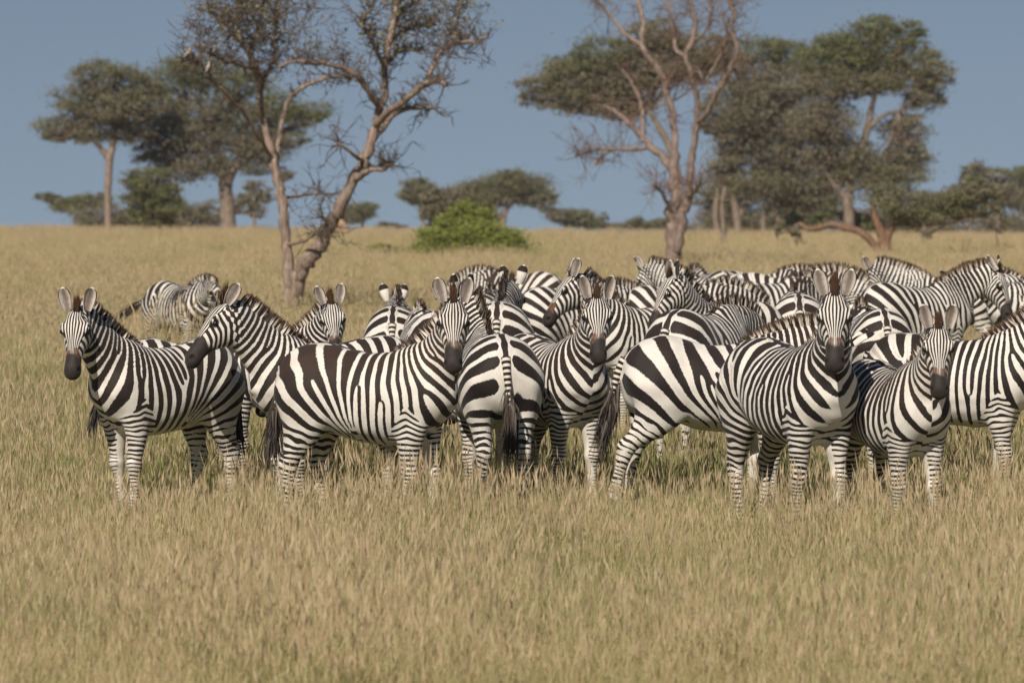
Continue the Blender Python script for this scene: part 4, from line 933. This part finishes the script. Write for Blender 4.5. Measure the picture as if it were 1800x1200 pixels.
# ---------------------------------------------------------------- grass
def grass_mat(name, seedhead=False):
    N = NT(name)
    ti = N.n('ShaderNodeAttribute', attribute_name='tint', attribute_type='INSTANCER').outputs['Fac']
    to = N.n('ShaderNodeAttribute', attribute_name='tone', attribute_type='INSTANCER').outputs['Fac']
    rn = N.at('rnd'); h = N.at('h'); sd = N.at('seed')
    straw = N.mix(rn, rgb(0.335,0.275,0.115), rgb(0.78,0.69,0.40))
    straw = N.mix(N.math('MULTIPLY', to, 0.50), straw, rgb(0.52,0.36,0.20))
    green = N.mix(rn, rgb(0.115,0.145,0.035), rgb(0.34,0.375,0.115))
    gm = N.math('MULTIPLY', ti, N.math('SUBTRACT', 1.2, N.math('MULTIPLY', h, 0.40)), clamp=True)
    c = N.mix(gm, straw, green)
    c = N.mix(sd, c, N.mix(rn, rgb(0.43,0.30,0.175), rgb(0.70,0.57,0.37)))
    return N.bsdf(c, 0.75, 0.25, trans=0.32)
GRASS = grass_mat('dry_grass')
def tuft(seed, nb, nc, rad, hb, hc, wb):
    """a tuft: nb arching blades and nc upright culms with seed heads"""
    rng = np.random.default_rng(seed)
    def root(n): a = rng.uniform(0,6.283,n); r = rad*np.sqrt(rng.random(n)); return np.stack([r*np.cos(a), r*np.sin(a), np.full(n,-0.02)],1)
    V, Q, H, R, S = [], [], [], [], []; off = 0
    def add(v, q, h, rn, sd):
        nonlocal off
        V.append(v); Q.append(q+off); H.append(h); R.append(rn); S.append(sd); off += len(v)
    b = root(nb); ln = rng.normal(0,0.32,(nb,2)); L = hb*rng.uniform(0.55,1.25,nb)
    tip = b+np.stack([ln[:,0]*L, ln[:,1]*L, L],1); sdv = np.cross(tip-b, rng.normal(size=(nb,3))); sdv /= np.linalg.norm(sdv,axis=1)[:,None]
    v, q, h = strands(b, tip, wb*rng.uniform(0.7,1.3,nb), sdv, np.stack([-ln[:,0]*L*0.16, -ln[:,1]*L*0.16, L*0.05],1), 3)
    add(v, q, h, np.repeat(rng.random(nb),8), np.zeros(len(v)))
    if nc:
        b = root(nc); ln = rng.normal(0,0.22,(nc,2)); ln[:,0] += 0.06; L = hc*rng.uniform(0.6,1.45,nc); tip = b+np.stack([ln[:,0]*L, ln[:,1]*L, L],1)
        sdv = np.cross(tip-b, rng.normal(size=(nc,3))); sdv /= np.linalg.norm(sdv,axis=1)[:,None]
        v, q, h = strands(b, tip, np.full(nc,wb*0.62), sdv, np.stack([-ln[:,0]*L*0.12,-ln[:,1]*L*0.12,L*0],1), 3)
        add(v, q, h, np.repeat(rng.random(nc)*0.5+0.5,8), np.zeros(len(v)))
        for k in range(2):   # crossed seed heads
            d = (tip-b)/np.linalg.norm(tip-b,axis=1)[:,None]; s2 = np.cross(d, rng.normal(size=(nc,3))); s2 /= np.linalg.norm(s2,axis=1)[:,None]
            hl = rng.uniform(0.05,0.10,nc)[:,None]; w = rng.uniform(0.0015,0.0042,nc)[:,None]*wb/0.0052
            vv = np.stack([tip-d*hl*0.5, tip-d*hl*0.1+s2*w, tip+d*hl*0.5, tip-d*hl*0.1-s2*w],1).reshape(-1,3)
            add(vv, np.arange(nc*4).reshape(nc,4), np.ones(nc*4), np.repeat(rng.random(nc),4), np.ones(nc*4))
    me = mesh_from('grass_tuft', np.concatenate(V), np.concatenate(Q), smooth=True); attr(me,'h',np.concatenate(H)); attr(me,'rnd',np.concatenate(R)); attr(me,'seed',np.concatenate(S))
    me.materials.append(GRASS); return bpy.data.objects.new('grass_tuft', me)
tufts = bpy.data.collections.new('grass_tufts')
for i in range(5): tufts.objects.link(tuft(100+i, 46, 11, 0.14, 0.17, 0.30, 0.0052))      # 0-4 mixed, near
for i in range(3): tufts.objects.link(tuft(200+i, 56, 2, 0.13, 0.16, 0.26, 0.0058))      # 5-7 leafy
for i in range(3): tufts.objects.link(tuft(300+i, 90, 24, 0.45, 0.20, 0.30, 0.012))      # 8-10 wide, far
_names = [o.name for o in tufts.objects]
def grass_points():
    rng = np.random.default_rng(77); P, I, S, T = [], [], [], []
    def f2(x, y, k, ph): return np.sin(x*k+ph)+np.sin(y*k*0.6+1.7*ph)+np.sin((x+y*0.5)*k*1.7+2.3*ph)
    for (d0, d1, dens, far, sc) in ((18.5,24,95,0,1.0),(24,34,95,0,1.0),(34,46,65,0,1.05),(46,62,36,0,1.2),(62,95,8.0,1,0.9),(95,150,3.6,1,0.95),(150,290,1.5,1,1.0)):
        hw = 0.128; area = hw*(d1*d1-d0*d0); n = int(area*dens)
        y = np.sqrt(rng.uniform(d0*d0,d1*d1,n)); x = rng.uniform(-1,1,n)*(hw*y+0.4)
        z = ground_z(y)+0.02*np.sin(x*0.31+y*0.17)+0.015*np.sin(x*0.9-y*0.4)-0.0085*np.clip(x,-60,60)*np.clip((y-150)/130,0,1)
        P.append(np.stack([x,y,z],1))
        fld = f2(x,y,0.9,0.4)/3+0.5*f2(x,y,2.7,1.9)/3
        grn = np.clip(0.46-0.10*sstep(29.5,27,y)+0.42*fld+rng.normal(0,0.30,n)+0.80*sstep(27.8,31.5,y)*sstep(58,44,y)+0.36*np.exp(-((y-78)/26.0)**2)-0.15*sstep(130,200,y), 0, 1)
        leafy = rng.random(n) < (0.22+0.3*grn)
        I.append(np.where(far, rng.integers(8,11,n), np.where(leafy, rng.integers(5,8,n), rng.integers(0,5,n))))
        S.append(sc*rng.uniform(0.6,1.35,n)*(1+0.38*f2(x,y,1.7,3.0)/3)*(1+0.45*np.exp(-((x+4.2)/1.1)**4-((y-52.5)/2.2)**2))); T.append(grn)
    return np.concatenate(P), np.concatenate(I), np.concatenate(S), np.concatenate(T), rng
P, I, S, T, rng = grass_points()
me = bpy.data.meshes.new('grass'); me.vertices.add(len(P)); me.vertices.foreach_set('co', P.astype(np.float32).ravel()); me.update()
a = me.attributes.new('pick','INT','POINT'); a.data.foreach_set('value', I.astype(np.int32))
attr(me,'size',S); attr(me,'tint',T); attr(me,'tone',rng.random(len(P))**1.5)
R_ = np.stack([rng.normal(0,0.06,len(P)), rng.normal(0,0.06,len(P)), rng.uniform(-0.6,0.6,len(P))+np.where(rng.random(len(P))<0.35, rng.uniform(0,6.283,len(P)), 0)],1)
vec_attr(me,'turn',R_)
grass = obj('grass', me); tag(grass, 'tall dry straw-coloured grass with green patches covering the plain', 'grass', kind='stuff')
ng = bpy.data.node_groups.new('grass_scatter','GeometryNodeTree')
ng.interface.new_socket('Geometry', in_out='INPUT', socket_type='NodeSocketGeometry'); ng.interface.new_socket('Geometry', in_out='OUTPUT', socket_type='NodeSocketGeometry')
gi, go = ng.nodes.new('NodeGroupInput'), ng.nodes.new('NodeGroupOutput')
ci = ng.nodes.new('GeometryNodeCollectionInfo'); ci.inputs['Collection'].default_value = tufts; ci.inputs['Separate Children'].default_value = True; ci.inputs['Reset Children'].default_value = True
ip = ng.nodes.new('GeometryNodeInstanceOnPoints'); ip.inputs['Pick Instance'].default_value = True
def named(nm, typ):
    x = ng.nodes.new('GeometryNodeInputNamedAttribute'); x.data_type = typ; x.inputs['Name'].default_value = nm; return [o for o in x.outputs if o.enabled][0]
L_ = ng.links.new
L_(gi.outputs[0], ip.inputs['Points']); L_(ci.outputs[0], ip.inputs['Instance']); L_(named('pick','INT'), ip.inputs['Instance Index'])
L_(named('turn','FLOAT_VECTOR'), ip.inputs['Rotation']); L_(named('size','FLOAT'), ip.inputs['Scale']); L_(ip.outputs[0], go.inputs[0])
grass.modifiers.new('scatter','NODES').node_group = ng
# ---------------------------------------------------------------- thin dusty air between here and the far trees
def haze():
    lo, hi = (-510.0,-40.0,-6.0), (510.0,712.0,24.0)
    V = np.array([(x,y,z) for x in (lo[0],hi[0]) for y in (lo[1],hi[1]) for z in (lo[2],hi[2])], float)
    F = np.array([(0,1,3,2),(4,6,7,5),(0,4,5,1),(2,3,7,6),(0,2,6,4),(1,5,7,3)])
    me = mesh_from('haze', V, F, smooth=False)
    m = bpy.data.materials.new('dusty_air'); m.use_nodes = True; t = m.node_tree; t.nodes.clear()
    o = t.nodes.new('ShaderNodeOutputMaterial'); v = t.nodes.new('ShaderNodeVolumePrincipled')
    v.inputs['Color'].default_value = (0.78,0.86,1.0,1); v.inputs['Density'].default_value = 0.00020; v.inputs['Anisotropy'].default_value = 0.2
    t.links.new(v.outputs[0], o.inputs['Volume'])
    tag(obj('haze', me, m), kind='stuff')
haze()
